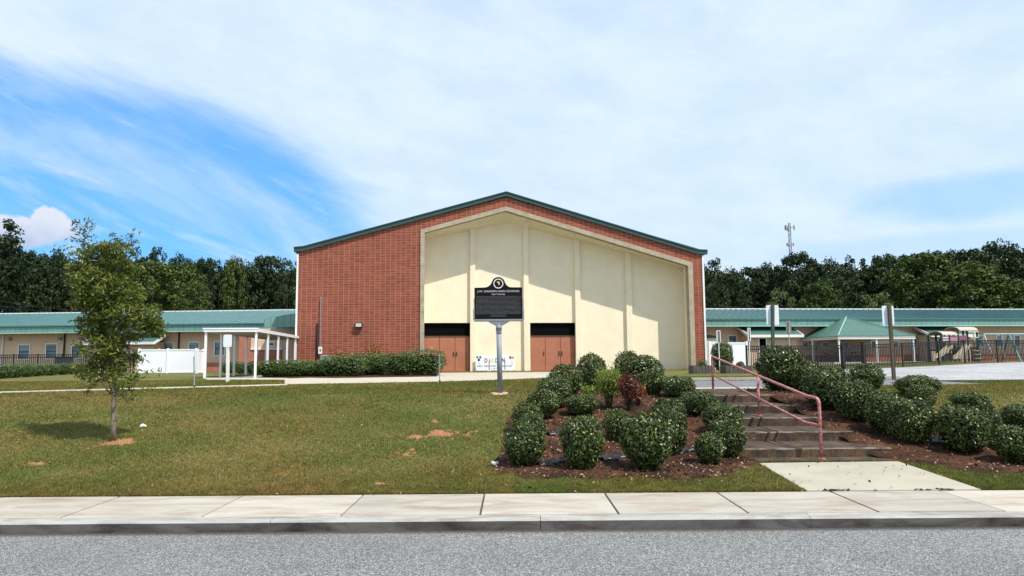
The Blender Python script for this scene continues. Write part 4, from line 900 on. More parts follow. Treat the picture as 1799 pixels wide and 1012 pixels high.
RT = [(1250, 461, 60, 84, 'tall', 'dark tree touching the right corner of the gymnasium'),
 (1280, 482, 70, 90, 'round', 'low dark tree second right of the gymnasium'),
 (1318, 478, 70, 95, 'round', 'dark tree above the thin sign posts and planters'),
 (1352, 471, 66, 97, 'round', 'dark tree directly behind the left white sign back'),
 (1405, 454, 84, 92, 'round', 'dark tree crown standing in front of the radio mast'),
 (1450, 466, 76, 96, 'round', 'dark tree right of the radio mast tree'),
 (1370, 515, 58, 72, 'pale', 'small pale olive tree above the roof behind the left white sign'),
 (1478, 480, 92, 84, 'tall', 'dark leaning tree above the pavilion roof'),
 (1502, 457, 56, 99, 'pine', 'dark tree with a round tip above the pavilion roof'),
 (1442, 500, 70, 76, 'mid', 'dim green tree low above the left half of the pavilion'),
 (1552, 457, 76, 99, 'round', 'dark tree behind the right white sign back'),
 (1540, 520, 60, 74, 'pale', 'pale yellowish tree low beside the right white sign back'),
 (1595, 456, 60, 99, 'round', 'dark tree top left behind the big bright green tree'),
 (1618, 453, 122, 82, 'mid', 'big bright green tree rising right of the brown sign post'),
 (1660, 450, 70, 98, 'round', 'dark tree top right behind the big bright green tree'),
 (1700, 470, 130, 80, 'mid', 'wide olive green tree behind the playground'),
 (1705, 447, 70, 96, 'round', 'dark tree top above the wide olive tree'),
 (1752, 434, 96, 92, 'round', 'tallest dark tree of the right wood, near the picture edge'),
 (1786, 446, 70, 90, 'tall', 'dark tree sloping down at the right picture edge'),
 (1770, 500, 110, 78, 'mid', 'lower olive tree at the right picture edge above the swing frame')]
for px, top, wp, Y, k, lab in RT: ftree(px, top, wp, Y, k, lab, 'trees of the wood behind the right wing')
# the depth of the wood behind the trees one can tell apart
def wood(name, x0, x1, Y0, Y1, n, prof, seed, label):
    r = np.random.default_rng(seed); P = []; Nn = []
    for _ in range(n):
        px = r.uniform(x0, x1); Y = r.uniform(Y0, Y1); top = np.interp(px, *prof)+r.uniform(0, 46); c = atY(px, top, Y); s = r.uniform(1.3, 2.6); m_ = 46
        d = sph(m_, r); P.append(np.array(c)+d*np.array([s, s, s*.7])*r.uniform(.5, 1, (m_, 1))-np.array([0, 0, s*.6])); d2 = d.copy(); d2[:, 2] += .4; Nn.append(unit(d2))
        for q in range(2):
            m2 = 26; d = sph(m2, r); P.append(np.array([c.x, c.y, max(2, c.z-s*(1.6+1.6*q))])+d*s*1.25*r.uniform(.5, 1, (m2, 1))); Nn.append(unit(d+np.array([0, 0, .4])))
    P = np.concatenate(P); Nn = np.concatenate(Nn); me = fast_mesh(name, leaves(P, Nn, .62, .42, .55, r), 4, [FOR_D])
    o = link(bpy.data.objects.new(name, me)); tag(o, label, 'wood', None, 'stuff')
wood('far_wood', -160, 560, 92, 112, 620, ([-200, 0, 40, 100, 230, 300, 400, 470, 560], [380, 410, 455, 452, 452, 462, 468, 468, 470]), 61, 'dark mass of the far wood filling the gaps behind the left wing')
wood('far_wood', 1225, 1960, 98, 118, 760, ([1225, 1250, 1290, 1350, 1405, 1480, 1550, 1620, 1700, 1750, 1800, 1960], [466, 476, 486, 478, 462, 474, 464, 460, 454, 442, 455, 460]), 62, 'dark mass of the far wood filling the gaps behind the right wing')

# ================================================================== GRASS
def grass():
    r = np.random.default_rng(3); n = 1400000
    u = r.random(n); Y = 8.33+(u**1.9)*19.5; X = r.uniform(-1, 1, n)*(Y*.90+1.2)
    keep = np.ones(n, bool)
    for hole_ in HOLES:
        poly, ch = hole_[0], hole_[1]; soft = hole_[2] if len(hole_) > 2 else 0; pa = np.array(poly); x0, y0 = pa.min(0)-.02; x1, y1 = pa.max(0)+.02
        idx = np.where((X > x0) & (X < x1) & (Y > y0) & (Y < y1) & keep)[0]
        if len(idx): ins = inpoly(X[idx], Y[idx], poly); 
        if len(idx):
            pr = np.full(len(idx), ch)
            if soft:
                cx, cy = pa.mean(0); dr = 1e9*np.ones(len(idx)); d0 = np.hypot(X[idx]-cx, Y[idx]-cy); an = np.arctan2(Y[idx]-cy, X[idx]-cx); pan = np.arctan2(pa[:, 1]-cy, pa[:, 0]-cx); o_ = np.argsort(pan); rr_ = np.interp(an, pan[o_], np.hypot(pa[:, 0]-cx, pa[:, 1]-cy)[o_], period=2*math.pi); edge = np.clip((1-d0/rr_)/soft, 0, 1)
                pr = ch*np.clip((edge-.55)*2.2+1.5*(vnoise(X[idx], Y[idx], 5.5, 31)*.5+vnoise(X[idx], Y[idx], 14, 32)*.5)-.25, 0, 1) if soft < 1 else np.clip((bare_noise(X[idx], Y[idx])-.31-.24*np.clip(d0/rr_, 0, 1)**2-.05)*12, 0, 1)*.86
            keep[idx[ins & (r.random(len(idx)) < pr)]] = False
    fl = lambda a, b, c: np.sin(X*a+b)*np.sin(Y*a*1.3+c)
    patch = .5+.20*fl(.55, 1, 2)+.16*fl(1.3, 4, 1)+.14*fl(3.1, 2, 5)+.12*fl(7.7, .4, 3)
    keep &= r.random(n) < (.60+.55*patch)
    X, Y, patch = X[keep], Y[keep], patch[keep]; n = len(X); Z = Hn(X, Y)-.004
    cl = vnoise(X, Y, 9.0, 5)*.6+vnoise(X, Y, 19.0, 6)*.4
    big = vnoise(X, Y, .55, 7)*.5+vnoise(X, Y, 1.6, 8)*.3+vnoise(X, Y, 4.2, 9)*.2
    hgt = r.uniform(.014, .032, n)*(1+.02*(Y-8))*(.55+1.1*cl); wd = (.0028+.00045*(Y-8))*r.uniform(.7, 1.4, n)
    a = r.uniform(0, 6.283, n); lean = r.uniform(.2, 1.2, n)*hgt; la = r.uniform(0, 6.283, n)
    B = np.stack([X, Y, Z], 1); w3 = np.stack([np.cos(a)*wd, np.sin(a)*wd, np.zeros(n)], 1); T = B+np.stack([np.cos(la)*lean, np.sin(la)*lean, hgt], 1)
    V = np.stack([B-w3, B+w3, T], 1).reshape(-1, 3); me = fast_mesh('grass', V, 3, [])
    g1 = np.array([.115, .150, .030]); g2 = np.array([.215, .225, .052]); st = np.array([.40, .31, .14]); br = np.array([.19, .11, .055]); dk = np.array([.05, .08, .02])
    mixv = r.random(n)[:, None]; c = g1*(1-mixv)+g2*mixv; pt = patch[:, None]
    k = (r.random(n) < (.06+.30*np.clip(1.15-big*1.6, 0, 1))); c[k] = st*r.uniform(.6, 1.1, (k.sum(), 1)); k = r.random(n) < .10; c[k] = br; k = r.random(n) < .16; c[k] = dk
    bg_ = np.clip((big-.5)*4.0, -1, 1)[:, None]; c = c*(1+bg_*np.array([-.26, -.02, -.16])); c = c*(.38+1.12*cl[:, None])*(.85+.2*pt); c = c*np.array([1.0, .90, .74])
    col = np.ones((n, 3, 4), np.float32); col[:, :, :3] = c[:, None, :]
    at = me.color_attributes.new('tint', 'FLOAT_COLOR', 'POINT'); at.data.foreach_set('color', col.ravel())
    m = bpy.data.materials.new('grass_blade'); m.use_nodes = True; nt = m.node_tree; b = nt.nodes['Principled BSDF']; b.inputs['Roughness'].default_value = .65; sock(b, 'Specular IOR Level').default_value = .2
    an = nt.nodes.new('ShaderNodeAttribute'); an.attribute_name = 'tint'; nt.links.new(an.outputs['Color'], b.inputs['Base Color'])
    tr = nt.nodes.new('ShaderNodeBsdfTranslucent'); nt.links.new(an.outputs['Color'], tr.inputs[0]); ms = nt.nodes.new('ShaderNodeMixShader'); ms.inputs[0].default_value = .3
    nt.links.new(b.outputs[0], ms.inputs[1]); nt.links.new(tr.outputs[0], ms.inputs[2]); nt.links.new(ms.outputs[0], nt.nodes['Material Output'].inputs[0]); me.materials.append(m)
    o = link(bpy.data.objects.new('grass', me)); tag(o, 'short mown grass of mixed green and straw blades covering the sloping lawn', 'grass', None, 'stuff')
grass()
def litter():
    r = np.random.default_rng(9); P = []
    for poly, n in ((bedL, 7000), (bedR, 5200)):
        pa = np.array(poly); x0, y0 = pa.min(0)-.25; x1, y1 = pa.max(0)+.15; X = r.uniform(x0, x1, n); Y = r.uniform(y0, y1, n); k = inpoly(X, Y, [tuple(p) for p in pa]) | (r.random(n) < .10); X, Y = X[k], Y[k]; P.append(np.stack([X, Y, Hn(X, Y)+.028+r.uniform(0, .012, len(X))], 1))
    n = 350; X = r.uniform(-9, 9, n); Y = r.uniform(8.4, 13, n); P.append(np.stack([X, Y, Hn(X, Y)+.03], 1))
    n = 110; X = np.concatenate([r.uniform(-8, 9, 50), np.repeat(r.uniform(3.4, 5.3, 6), 10)+r.normal(size=60)*.04]); Y = 8.31+r.normal(size=n)*.012; P.append(np.stack([X, Y, np.full(n, .132)], 1))
    P = np.concatenate(P); Nn = np.tile([0, 0, 1.0], (len(P), 1)); m = mat('dead_leaf', (.2, .1, .05), .8, island=[(.04, .022, .014), (.09, .045, .025), (.17, .09, .05), (.36, .25, .16)], fine=0, spec=.2)
    o = link(bpy.data.objects.new('leaf_litter', fast_mesh('leaf_litter', leaves(P, Nn, .045, .024, .55, r), 4, [m]))); tag(o, 'brown and tan fallen leaves scattered over the mulch of both planting beds', 'leaf litter', None, 'stuff')
litter()
# ================================================================== LETTERING
def text(name, s, w_, hgt, cx, cz, y, m, parent, thick=.002):
    """raised lettering facing -y, fitted to a width and a height"""
    cu = bpy.data.curves.new(name, 'FONT'); cu.body = s; cu.align_x = 'LEFT'; cu.extrude = .01; cu.offset = .03 if len(s) == 1 else .014; cu.resolution_u = 3
    ob = bpy.data.objects.new(name, cu); COL.objects.link(ob); dg = bpy.context.evaluated_depsgraph_get(); me = bpy.data.meshes.new_from_object(ob.evaluated_get(dg)); bpy.data.objects.remove(ob)
    co = np.empty(len(me.vertices)*3, np.float32); me.vertices.foreach_get('co', co); co = co.reshape(-1, 3); mn, mx = co.min(0), co.max(0)
    n = np.empty_like(co); n[:, 0] = (co[:, 0]-(mn[0]+mx[0])/2)/(mx[0]-mn[0])*w_+cx; n[:, 2] = (co[:, 1]-(mn[1]+mx[1])/2)/(mx[1]-mn[1])*hgt+cz; n[:, 1] = y-(co[:, 2]-mn[2])/max(1e-6, mx[2]-mn[2])*thick
    me.vertices.foreach_set('co', n.ravel()); me.materials.clear(); me.materials.append(m); me.name = name; me.update(); return link(bpy.data.objects.new(name, me), parent)
GOLDT = mat('raised_letter', (.50, .49, .45), .5, fine=0)

def build_marker():
    g_ = G(878, 691, .9); Y = g_.y; fr = Frame(Vector((g_.x, Y, .9)), 0)
    root = empty('historical_marker', fr.o, 0, 'black historical marker plate with a domed top on a grey metal post in the lawn', 'sign')
    uv = fr.uv; xl, zs = uv(834, 505.8); xr = uv(917, 505.5)[0]; zb = uv(875, 560.8)[1]; xc, zt = uv(875.5, 487); s = (xr-xl)/83.0
    x1 = xl+17*s; x2 = xr-18*s; zr_ = uv(875.7, 498.4)[1]
    pts = [(xl, zb), (xr, zb), (xr, zs), (x2, zs)]
    def bez(a, b, c, d, n=8): return [tuple((1-t)**3*np.array(a)+3*(1-t)**2*t*np.array(b)+3*(1-t)*t*t*np.array(c)+t**3*np.array(d)) for t in np.linspace(0, 1, n+1)[1:]]
    r0 = 11.2*s; A = (xc+r0*math.cos(R(18)), zr_+r0*math.sin(R(18)))
    pts += bez((x2, zs), (x2-5*s, zs), (xc+r0*1.12, zs+3.5*s), A)
    pts += [(xc+r0*math.cos(a), zr_+r0*math.sin(a)) for a in np.linspace(R(24), R(156), 16)]
    B = (xc-r0*math.cos(R(18)), A[1]); rev = bez((x1, zs), (x1+5*s, zs), (xc-r0*1.12, zs+3.5*s), B); pts += [B]+rev[:-1][::-1]+[(x1, zs), (xl, zs)]
    pl = MB().prism(pts, -.022, .022).build('plate', mat('plate_black', (.006, .005, .008), .7, spec=.15, fine=.1, bump=.15, bscale=200), root)
    rim = MB(); P = [(p[0], -.020, p[1]) for p in pts]+[(pts[0][0], -.020, pts[0][1])]; rim.tube(P, .007, 6); rim.build('plate_rim', BLACK, pl)
    rg = MB(); n = 40
    for k in range(n):
        a, b = 2*math.pi*k/n, 2*math.pi*(k+1)/n; q = lambda r_, t: (xc+r_*math.cos(t), zr_+r_*math.sin(t)); rg.prism([q(8.7*s, a), q(8.7*s, b), q(7.1*s, b), q(7.1*s, a)], -.030, -.0225)
    rg.build('emblem_ring', mat('emblem_white', (.75, .75, .76), .4, fine=0), pl)
    em = [(-2.6, 3.4), (1.6, 4.2), (2.4, 1.0), (3.0, -.4), (1.0, -3.4), (.2, -1.4), (-.8, 1.2), (-2.8, 2.2)]
    MB().prism([(xc+a*s, zr_+b*s) for a, b in em], -.028, -.0225).build('emblem', mat('emblem_gold', (.62, .50, .20), .4, fine=0), pl)
    text('lettering', 'J.W. DARDEN HIGH SCHOOL', 74.5*s, 4.5*s, (xl+xr)/2+.3*s, uv(875, 512.3)[1], -.0225, GOLDT, pl)
    text('lettering', 'Lee County', 23.5*s, 3.6*s, xc-.0*s, uv(875, 517.3)[1], -.0225, GOLDT, pl)
    # the long inscription below is too fine to read in the photograph: raised strokes, word by word
    rr = random.Random(4); body = MB(); 
    for i in range(17):
        z = uv(875, 521.0+2.17*i)[1]; ind = 1.5+rr.uniform(0, 2.5) if i < 15 else (29 if i == 15 else 26); x = xl+ind*s; xe = xr-(ind+rr.uniform(-.5, 1.5))*s
        while x < xe:
            w_ = rr.choice([1.2, 2.2, 3.2, 4.2, 5.4])*s; q = x
            while q < min(x+w_, xe):
                h = .34*s*rr.uniform(.6, 1.15); body.box(q, q+.24*s, -.0245, -.0223, z-h, z+h*rr.uniform(.6, 1.2)); q += .52*s
            x += w_+.75*s
    body.build('inscription', mat('inscription_metal', (.30, .30, .29), .6, fine=0), pl)
    # cast aluminium cradle, bracket and post
    c = MB(); xo0, xo1 = uv(831.3, 500)[0], uv(920.3, 500)[0]; zbo = uv(875, 564.8)[1]; zu = uv(875, 542)[1]; zt2 = uv(875, 524)[1]; e = xl-xo0
    c.box(xo0, xl-.002, -.035, .035, zbo+.03, zu); c.box(xr+.002, xo1, -.035, .035, zbo+.03, zu); c.box(xo0+.012, xl-.002, -.03, .03, zu, zt2); c.box(xr+.002, xo1-.012, -.03, .03, zu, zt2); c.box(xo0+.02, xo1-.02, -.035, .035, zbo, zb-.002)
    c.build('cradle', ALU, root, bevel=.008)
    px_ = uv(876.3, 570)[0]; zc = uv(876, 573)[1]
    br = MB(); L_ = uv(858, 567)[0]; R_ = uv(894.5, 567)[0]
    br.prism([(L_, zbo-.001), (R_, zbo-.001), (R_-.02, zbo-.022), (px_+.055, zc-.0), (px_+.045, zc-.07), (px_-.045, zc-.07), (px_-.055, zc-.0), (L_+.02, zbo-.022)], -.03, .03); br.build('bracket', ALU, root, bevel=.006)
    cl = MB(); cl.tube([(px_, 0, zc+.03), (px_, 0, zc-.01), (px_, 0, zc-.03), (px_, 0, zc-.08)], [.045, .06, .066, .066], 16); 
    for k in range(3): cl.tube([(px_, 0, zc-.085-.03*k), (px_, 0, zc-.10-.03*k)], .066, 16)
    cl.build('collar', ALU, root, True); MB().tube([(0.01, 0, -.05), (px_, 0, zc-.07)], .057, 20).build('post', ALU, root, True)
    p = GT(878, 694); blob('post_footing', [(g_.x+.24*math.cos(t)*random.uniform(.8, 1.2), Y+.24*math.sin(t)*random.uniform(.8, 1.2)) for t in np.linspace(0, 6.28, 12, endpoint=False)], .022, mat('marker_footing', (.42, .30, .20), .9, bump=.4, bscale=30), .1, 4, 30, hole=1.0)
build_marker()

def build_banner():
    o = Vector((*gl(0, 1.15), .9)); fr = Frame(o, gy.a); D = 0; uv = fr.uv
    a = uv(836, 624.6); b = uv(905, 650.6); root = empty('welcome_banner', o, gy.a, 'white banner with coloured DARDEN lettering and balloons leaning between the brown door bays', 'banner')
    pn = MB().box(a[0], b[0], -.012, .012, b[1], a[1]).build('panel', VINYL, root); c = (b[0]-a[0])/69.0
    X = lambda px: uv(px, 640)[0]; Z = lambda py: uv(870, py)[1]
    cols = [(.10, .01, .02), (.60, .28, .08), (.75, .62, .10), (.03, .22, .12), (.05, .10, .35), (.03, .02, .06)]
    for ch, px0, px1, cc in (('D', 851.3, 856.4, 0), ('A', 857.8, 862.4, 1), ('R', 863.8, 868.2, 2), ('D', 869.8, 874.4, 3), ('E', 876.0, 880.2, 4), ('N', 881.8, 887.2, 5)):
        text('letter', ch, X(px1)-X(px0), 7.6*c, (X(px0)+X(px1))/2, Z(633.2), -.013, mat('banner_ink_%d' % cc, cols[cc], .6, fine=0), pn)
    ik = mat('banner_ink_text', (.06, .12, .13), .6, fine=0); ik2 = mat('banner_ink_centre', (.45, .25, .25), .6, fine=0)
    text('lettering', 'EARLY  HEAD START', X(872.3)-X(838), 2.9*c, (X(838)+X(872.3))/2, Z(643), -.013, ik, pn); text('lettering', '& HEAD START', X(899.5)-X(876), 2.9*c, (X(876)+X(899.5))/2, Z(643.2), -.013, ik, pn)
    text('lettering', 'CENTER', X(880)-X(863), 2.6*c, (X(863)+X(880))/2, Z(647.3), -.013, ik2, pn)
    for px, py, cc in ((838.6, 627.4, (.05, .35, .18)), (843.8, 627.6, (.05, .20, .28)), (841.3, 632.2, (.02, .03, .08)), (896.6, 628.4, (.40, .02, .02)), (901.2, 628.6, (.70, .25, .25)), (899.4, 634.5, (.8, .78, .35))):
        q = [(X(px)+2.1*c*math.cos(t), Z(py)+2.5*c*math.sin(t)) for t in np.linspace(0, 6.283, 16, endpoint=False)]; MB().prism(q, -.016, -.013).build('balloon_print', mat('balloon_%d' % int(px), cc, .6, fine=0), pn)
    for px in (841.5, 899.5): MB().prism([(X(px)-.5*c, Z(637)), (X(px)+.9*c, Z(637)), (X(px)+.9*c, Z(640.6)), (X(px)-.5*c, Z(640.6))], -.015, -.013).build('string_print', mat('string_ink', (.45, .42, .5), .6, fine=0), pn)
    for px in (838, 903): bx('foot', BLACK, root, X(px)-.04, X(px)+.04, -.12, .12, .012, b[1]-.002)
    r2 = empty('black_bar_stand', (*gl(0, .85), .9), gy.a, 'pair of thin black uprights with pale feet standing before the white banner', 'stand'); f2 = Frame(Vector((*gl(0, .85), .9)), gy.a)
    for px in (859.5, 887):
        u = f2.uv(px, 640)[0]; MB().tube([(u, 0, .05), (u, 0, f2.uv(px, 635.5)[1])], .022, 6).build('upright', BLACK, r2); MB().prism([(u-.12, .015), (u+.12, .015), (u+.05, .07), (u-.05, .07)], -.10, .10).build('foot', WHITE, r2)
    u0, u1 = f2.uv(859.5, 640)[0], f2.uv(887, 640)[0]; MB().tube([(u0+.1, 0, .10), ((u0+u1)/2, 0, .04), (u1-.1, 0, .10)], .018, 6).build('crossbar', WHITE, r2)
build_banner()

# ================================================================== CANOPY, FENCES, SIGNS
def build_canopy():
    g_ = G(448, 664, .9); fr = Frame(Vector((g_.x, g_.y, .9)), gy.a); root = empty('covered_walkway', fr.o, fr.a, 'white flat roofed metal canopy on slim posts covering the walk beside the gymnasium', 'canopy')
    l_ = fr.uv(360, 640)[0]; zt = fr.uv(449, 577)[1]; zb = fr.uv(449, 583)[1]; Ln = 13.0
    bm_ = MB(); bm_.box(l_-.08, .08, -.10, -.03, zb, zt); bm_.box(.03, .08, -.03, Ln, zb, zt); bm_.box(l_-.08, l_-.03, -.03, Ln, zb, zt); bm_.box(l_-.03, .03, Ln-.05, Ln, zb, zt)
    bm_.build('roof_beam', VINYL, root); bx('roof_sheet', mat('canopy_sheet', (.62, .60, .56), .5), root, l_-.029, .029, -.029, Ln-.051, zb+.05, zt-.012)
    lip = MB(); lip.box(l_-.10, .10, -.125, -.101, zt-.035, zt+.02); lip.build('drip_edge', VINYL, root)
    for k in range(6):
        y = k*2.36
        for x in (l_, 0): bx('post', VINYL, root, x-.045, x+.045, y-.03 if k else -.028, y+.06, -.02, zb-.001)
build_canopy()

def iron_fence(pts, hgt, bays, label, gates=(), name='iron_fence'):
    """pts: two (x, y); bays: number; every post and every panel of pickets a part"""
    a, b = Vector((*pts[0], 0)), Vector((*pts[1], 0)); L_ = (b-a).length; ang = math.atan2(b.y-a.y, b.x-a.x); z0 = H(a.x, a.y); z1 = H(b.x, b.y)
    root = empty(name, (a.x, a.y, 0), ang, label, 'fence'); fs_ = bays if isinstance(bays, list) else [k/bays for k in range(bays+1)]; bays = len(fs_)-1
    zat = lambda x: H(a.x+(b.x-a.x)*x/L_, a.y+(b.y-a.y)*x/L_)
    for k in range(bays+1):
        x = fs_[k]*L_; w_ = (fs_[min(k+1, bays)]-fs_[k])*L_; t = .075 if k in gates else .035; z = zat(x); MB().box(x-t, x+t, -t, t, z-.1, z+hgt+(.16 if k in gates else .05)).build('post', BLACK, root)
        if k == bays: break
        P = MB(); za, zb_ = zat(x), zat(x+w_); n = int(w_/.125)
        for i in range(1, n+1):
            q = x+t+(w_-2*t)*i/(n+1); zq = za+(zb_-za)*(q-x)/w_; P.box(q-.018, q+.018, -.012, .012, zq+.06, zq+hgt-.02)
        P.build('picket_panel', BLACK, root)
        for hh in (hgt, hgt-.17, .20):
            rl = MB(); n0 = 0
            for (xx, zz) in ((x+.036, za), (x+w_-.036, zb_)):
                rl.v += [(xx, -.02, zz+hh-.022), (xx, .02, zz+hh-.022), (xx, .02, zz+hh+.022), (xx, -.02, zz+hh+.022)]
            rl.f += [(n0, n0+1, n0+2, n0+3), (n0+7, n0+6, n0+5, n0+4)]+[(n0+i, n0+4+i, n0+4+(i+1) % 4, n0+(i+1) % 4) for i in range(4)]; rl.m += [0]*6
            rl.build('rail', BLACK, root)
    return root
pA_, pB_ = atY(1311, 600, 36.6), atY(1850, 600, 44.3)
iron_fence(((pA_.x, pA_.y), (pB_.x, pB_.y)), 1.30, [0]+[(atY(q, 600, 38.5).x-atY(1311, 600, 38.5).x)/(atY(1850, 600, 38.5).x-atY(1311, 600, 38.5).x) for q in (1372, 1418, 1458, 1492, 1558, 1623, 1671, 1734, 1795)]+[1], 'long black iron picket fence in front of the playground and pavilion', gates=(3, 4))
pA_, pB_ = atY(-60, 600, 45.5), atY(236, 600, 46.5)
iron_fence(((pA_.x, pA_.y), (pB_.x, pB_.y)), 1.22, 7, 'black iron picket fence along the left wing behind the clipped hedge row')
def box_thing(name, label, cat, px0, px1, py0, Y, depth, m, extra=None, ang=0):
    a = atY(px0, py0, Y); b = atY(px1, py0, Y); g0 = H(a.x, Y); root = empty(name, (a.x, Y, g0), ang, label, cat); w_ = b.x-a.x; h = a.z-g0
    MB().box(0, w_, 0, depth, -.03, h-.04).build('body', m, root, bevel=.02); return root, w_, h
r_, w_, h_ = box_thing('utility_cabinet', 'dark grey utility cabinet half hidden behind the left iron fence', 'cabinet', 96, 118, 627, 47.5, .7, mat('cabinet_grey', (.05, .055, .065), .5)); bx('lid', BLACK, r_, -.03, w_+.03, -.03, .73, h_-.039, h_+.01)
r_, w_, h_ = box_thing('air_conditioner', 'pale grey air conditioner unit at the foot of the brick wall behind the hedge', 'air conditioner', 562.5, 586, 624.5, 39.2, .8, mat('ac_grey', (.34, .37, .37), .5)); bx('top_cap', mat('ac_top', (.55, .57, .56), .4), r_, -.02, w_+.02, -.02, .82, h_-.039, h_+.0)
gv = MB()
for k in range(6): gv.box(.06, w_-.06, -.012, -.001, .12+.12*k, .17+.12*k)
gv.build('grille', BLACK, r_)
def vinyl_fence(px0, px1, ptop, Y0, n, label, gate_end=True):
    a = atY(px0, ptop, Y0); b = atY(px1, ptop, Y0+.6); g0 = H(a.x, a.y); ang = math.atan2(b.y-a.y, b.x-a.x); L_ = math.hypot(b.x-a.x, b.y-a.y); h = a.z-g0; root = empty('vinyl_fence', (a.x, a.y, g0), ang, label, 'fence'); w_ = L_/n
    for k in range(n+1): MB().box(k*w_-.065, k*w_+.065, -.065, .065, -.05, h+.05).build('post', VINYL, root, bevel=.012)
    for k in range(n):
        p = MB(); x = k*w_+.067; xe = (k+1)*w_-.067; m_ = max(2, int((xe-x)/.16)); st = (xe-x)/m_
        for i in range(m_): p.box(x+i*st+.002, x+(i+1)*st-.002, -.012, .012, .10, h-.08)
        p.build('board_panel', VINYL, root); q = MB(); q.box(x, xe, -.035, .035, h-.081, h+.0); q.box(x, xe, -.035, .035, .03, .101); q.build('rail', VINYL, root)
vinyl_fence(245, 345, 613.7, 44.0, 2, 'long white vinyl privacy fence left of the white canopy')
vinyl_fence(347, 357.5, 614.5, 43.4, 1, 'narrow white vinyl gate section touching the white canopy post')
vinyl_fence(1246, 1311, 601.5, 42.0, 1, 'white vinyl privacy fence right of the gymnasium behind the barrel shaped shrub')
a = atY(1228, 590, 45.2); b = atY(1261, 590, 45.2); rs = empty('small_shed', (a.x, 45.2, .9), 0, 'small cream sided shed with a dark sloping roof edge behind the right white fence', 'shed'); fs = Frame(Vector((a.x, 45.2, .9)), 0)
wS = b.x-a.x; zS0 = fs.uv(1241, 589)[1]; zS1 = fs.uv(1261, 592)[1]; zS2 = zS0+(zS0-zS1)*.6
s = MB(); n = 12
for k in range(n): s.box(0, wS, -.0-.012*(k % 2), 2, 0+(zS1-.05)*k/n, (zS1-.05)*(k+1)/n-.004)
s.build('siding', mat('cream_siding', (.62, .60, .50), .7), rs); MB().prism([(-.1, zS1-.045), (wS+.1, zS1-.045), (wS+.1, zS1+.03), (-.1, zS2+.06)], -.08, 2.1).build('roof', BLACK, rs)

def round_rect(x0, x1, z0, z1, r, n=4):
    out = []
    for cx, cz, a0 in ((x1-r, z1-r, 0), (x0+r, z1-r, 90), (x0+r, z0+r, 180), (x1-r, z0+r, 270)):
        out += [(cx+r*math.cos(R(a0+90*k/n)), cz+r*math.sin(R(a0+90*k/n))) for k in range(n+1)]
    return out
def sign(name, label, Y, base, top, pan, m_post, m_pan, pw, front=True, square=True, tilt=0, cat='sign'):
    bp_ = atY(*base, Y); g0 = H(bp_.x, Y); fr = Frame(Vector((bp_.x, Y, g0)), 0); root = empty(name, fr.o, 0, label, cat); tx, tz = fr.uv(*top)
    if square:
        p = MB(); p.v = [(-pw, -pw, -.1), (pw, -pw, -.1), (pw, pw, -.1), (-pw, pw, -.1), (tx-pw, -pw, tz), (tx+pw, -pw, tz), (tx+pw, pw, tz), (tx-pw, pw, tz)]; p.f = [(3, 2, 1, 0), (4, 5, 6, 7)]+[(i, (i+1) % 4, 4+(i+1) % 4, 4+i) for i in range(4)]; p.m = [0]*6; p.build('post', m_post, root)
    else: MB().tube([(0, 0, -.1), (tx, 0, tz)], pw, 8).build('post', m_post, root)
    if pan:
        a = fr.uv(pan[0], pan[1]); b = fr.uv(pan[2], pan[3]); y = pw+.003 if front else -pw-.006
        MB().prism(round_rect(a[0], b[0], b[1], a[1], min(.045, (b[0]-a[0])*.3)), y, y+.004).build('sign_panel', m_pan, root)
        if front:
            for z in (a[1]-.08, b[1]+.08): MB().tube([(tx, -pw-.012, z), (tx, pw+.002, z)], .012, 8).build('bolt', GALV, root)
    return root
SIGNW = mat('sign_back_white', (.78, .80, .82), .35, fine=.02)
sign('parking_sign', 'white sign back on a leaning brown wooden post at the edge of the gravel lot', 22.4, (1570.7, 667), (1562, 535.5), (1550.4, 537, 1573, 571), POLEW, SIGNW, .045)
sign('parking_sign', 'white sign back on a dark green post rising behind the tall dark round shrub', 21.8, (1357.5, 668), (1357.5, 535.5), (1346.5, 536, 1370, 571), mat('green_post', (.05, .075, .05), .8), SIGNW, .042)
sign('small_sign', 'small grey sign on a thin post right of the left white sign back', 30, (1387, 655), (1386, 563), (1381, 564, 1391, 588), GALV, mat('sign_grey', (.22, .22, .20), .5), .022, True, False)
sign('lawn_sign', 'white blank sign on a white post in the grass before the white canopy', 25.4, (400, 671), (400.5, 589), (393.7, 588, 408, 609.5), WHITE, SIGNW, .045, False)
def edge_sign(label, Y, base, p0, p1):
    bp_ = atY(*base, Y); g0 = H(bp_.x, Y); fr = Frame(Vector((bp_.x, Y, g0)), 0); root = empty('narrow_sign', fr.o, 0, label, 'sign'); a = fr.uv(*p0); b = fr.uv(*p1); xm = (a[0]+b[0])/2
    MB().tube([(0, 0, -.1), (xm, 0, b[1]+.02)], .022, 8).build('post', WHITE, root); f = MB(); t = .035; f.box(a[0], a[0]+t, -.04, .04, b[1], a[1]); f.box(b[0]-t, b[0], -.04, .04, b[1], a[1]); f.box(a[0]+t, b[0]-t, -.04, .04, a[1]-t, a[1]); f.build('sign_frame', WHITE, root); bx('sign_panel', mat('sign_edge', (.16, .17, .13), .6), root, a[0]+t, b[0]-t, -.012, .012, b[1], a[1]-t)
edge_sign('narrow framed sign on a thin white pole in front of the barrel shaped shrub', 33.5, (1264.8, 652), (1258.4, 580.7), (1266, 601.5)); edge_sign('narrow framed sign on a thin grey pole above the right wooden planter', 33.0, (1317.2, 652), (1313, 576), (1318.8, 598.8))
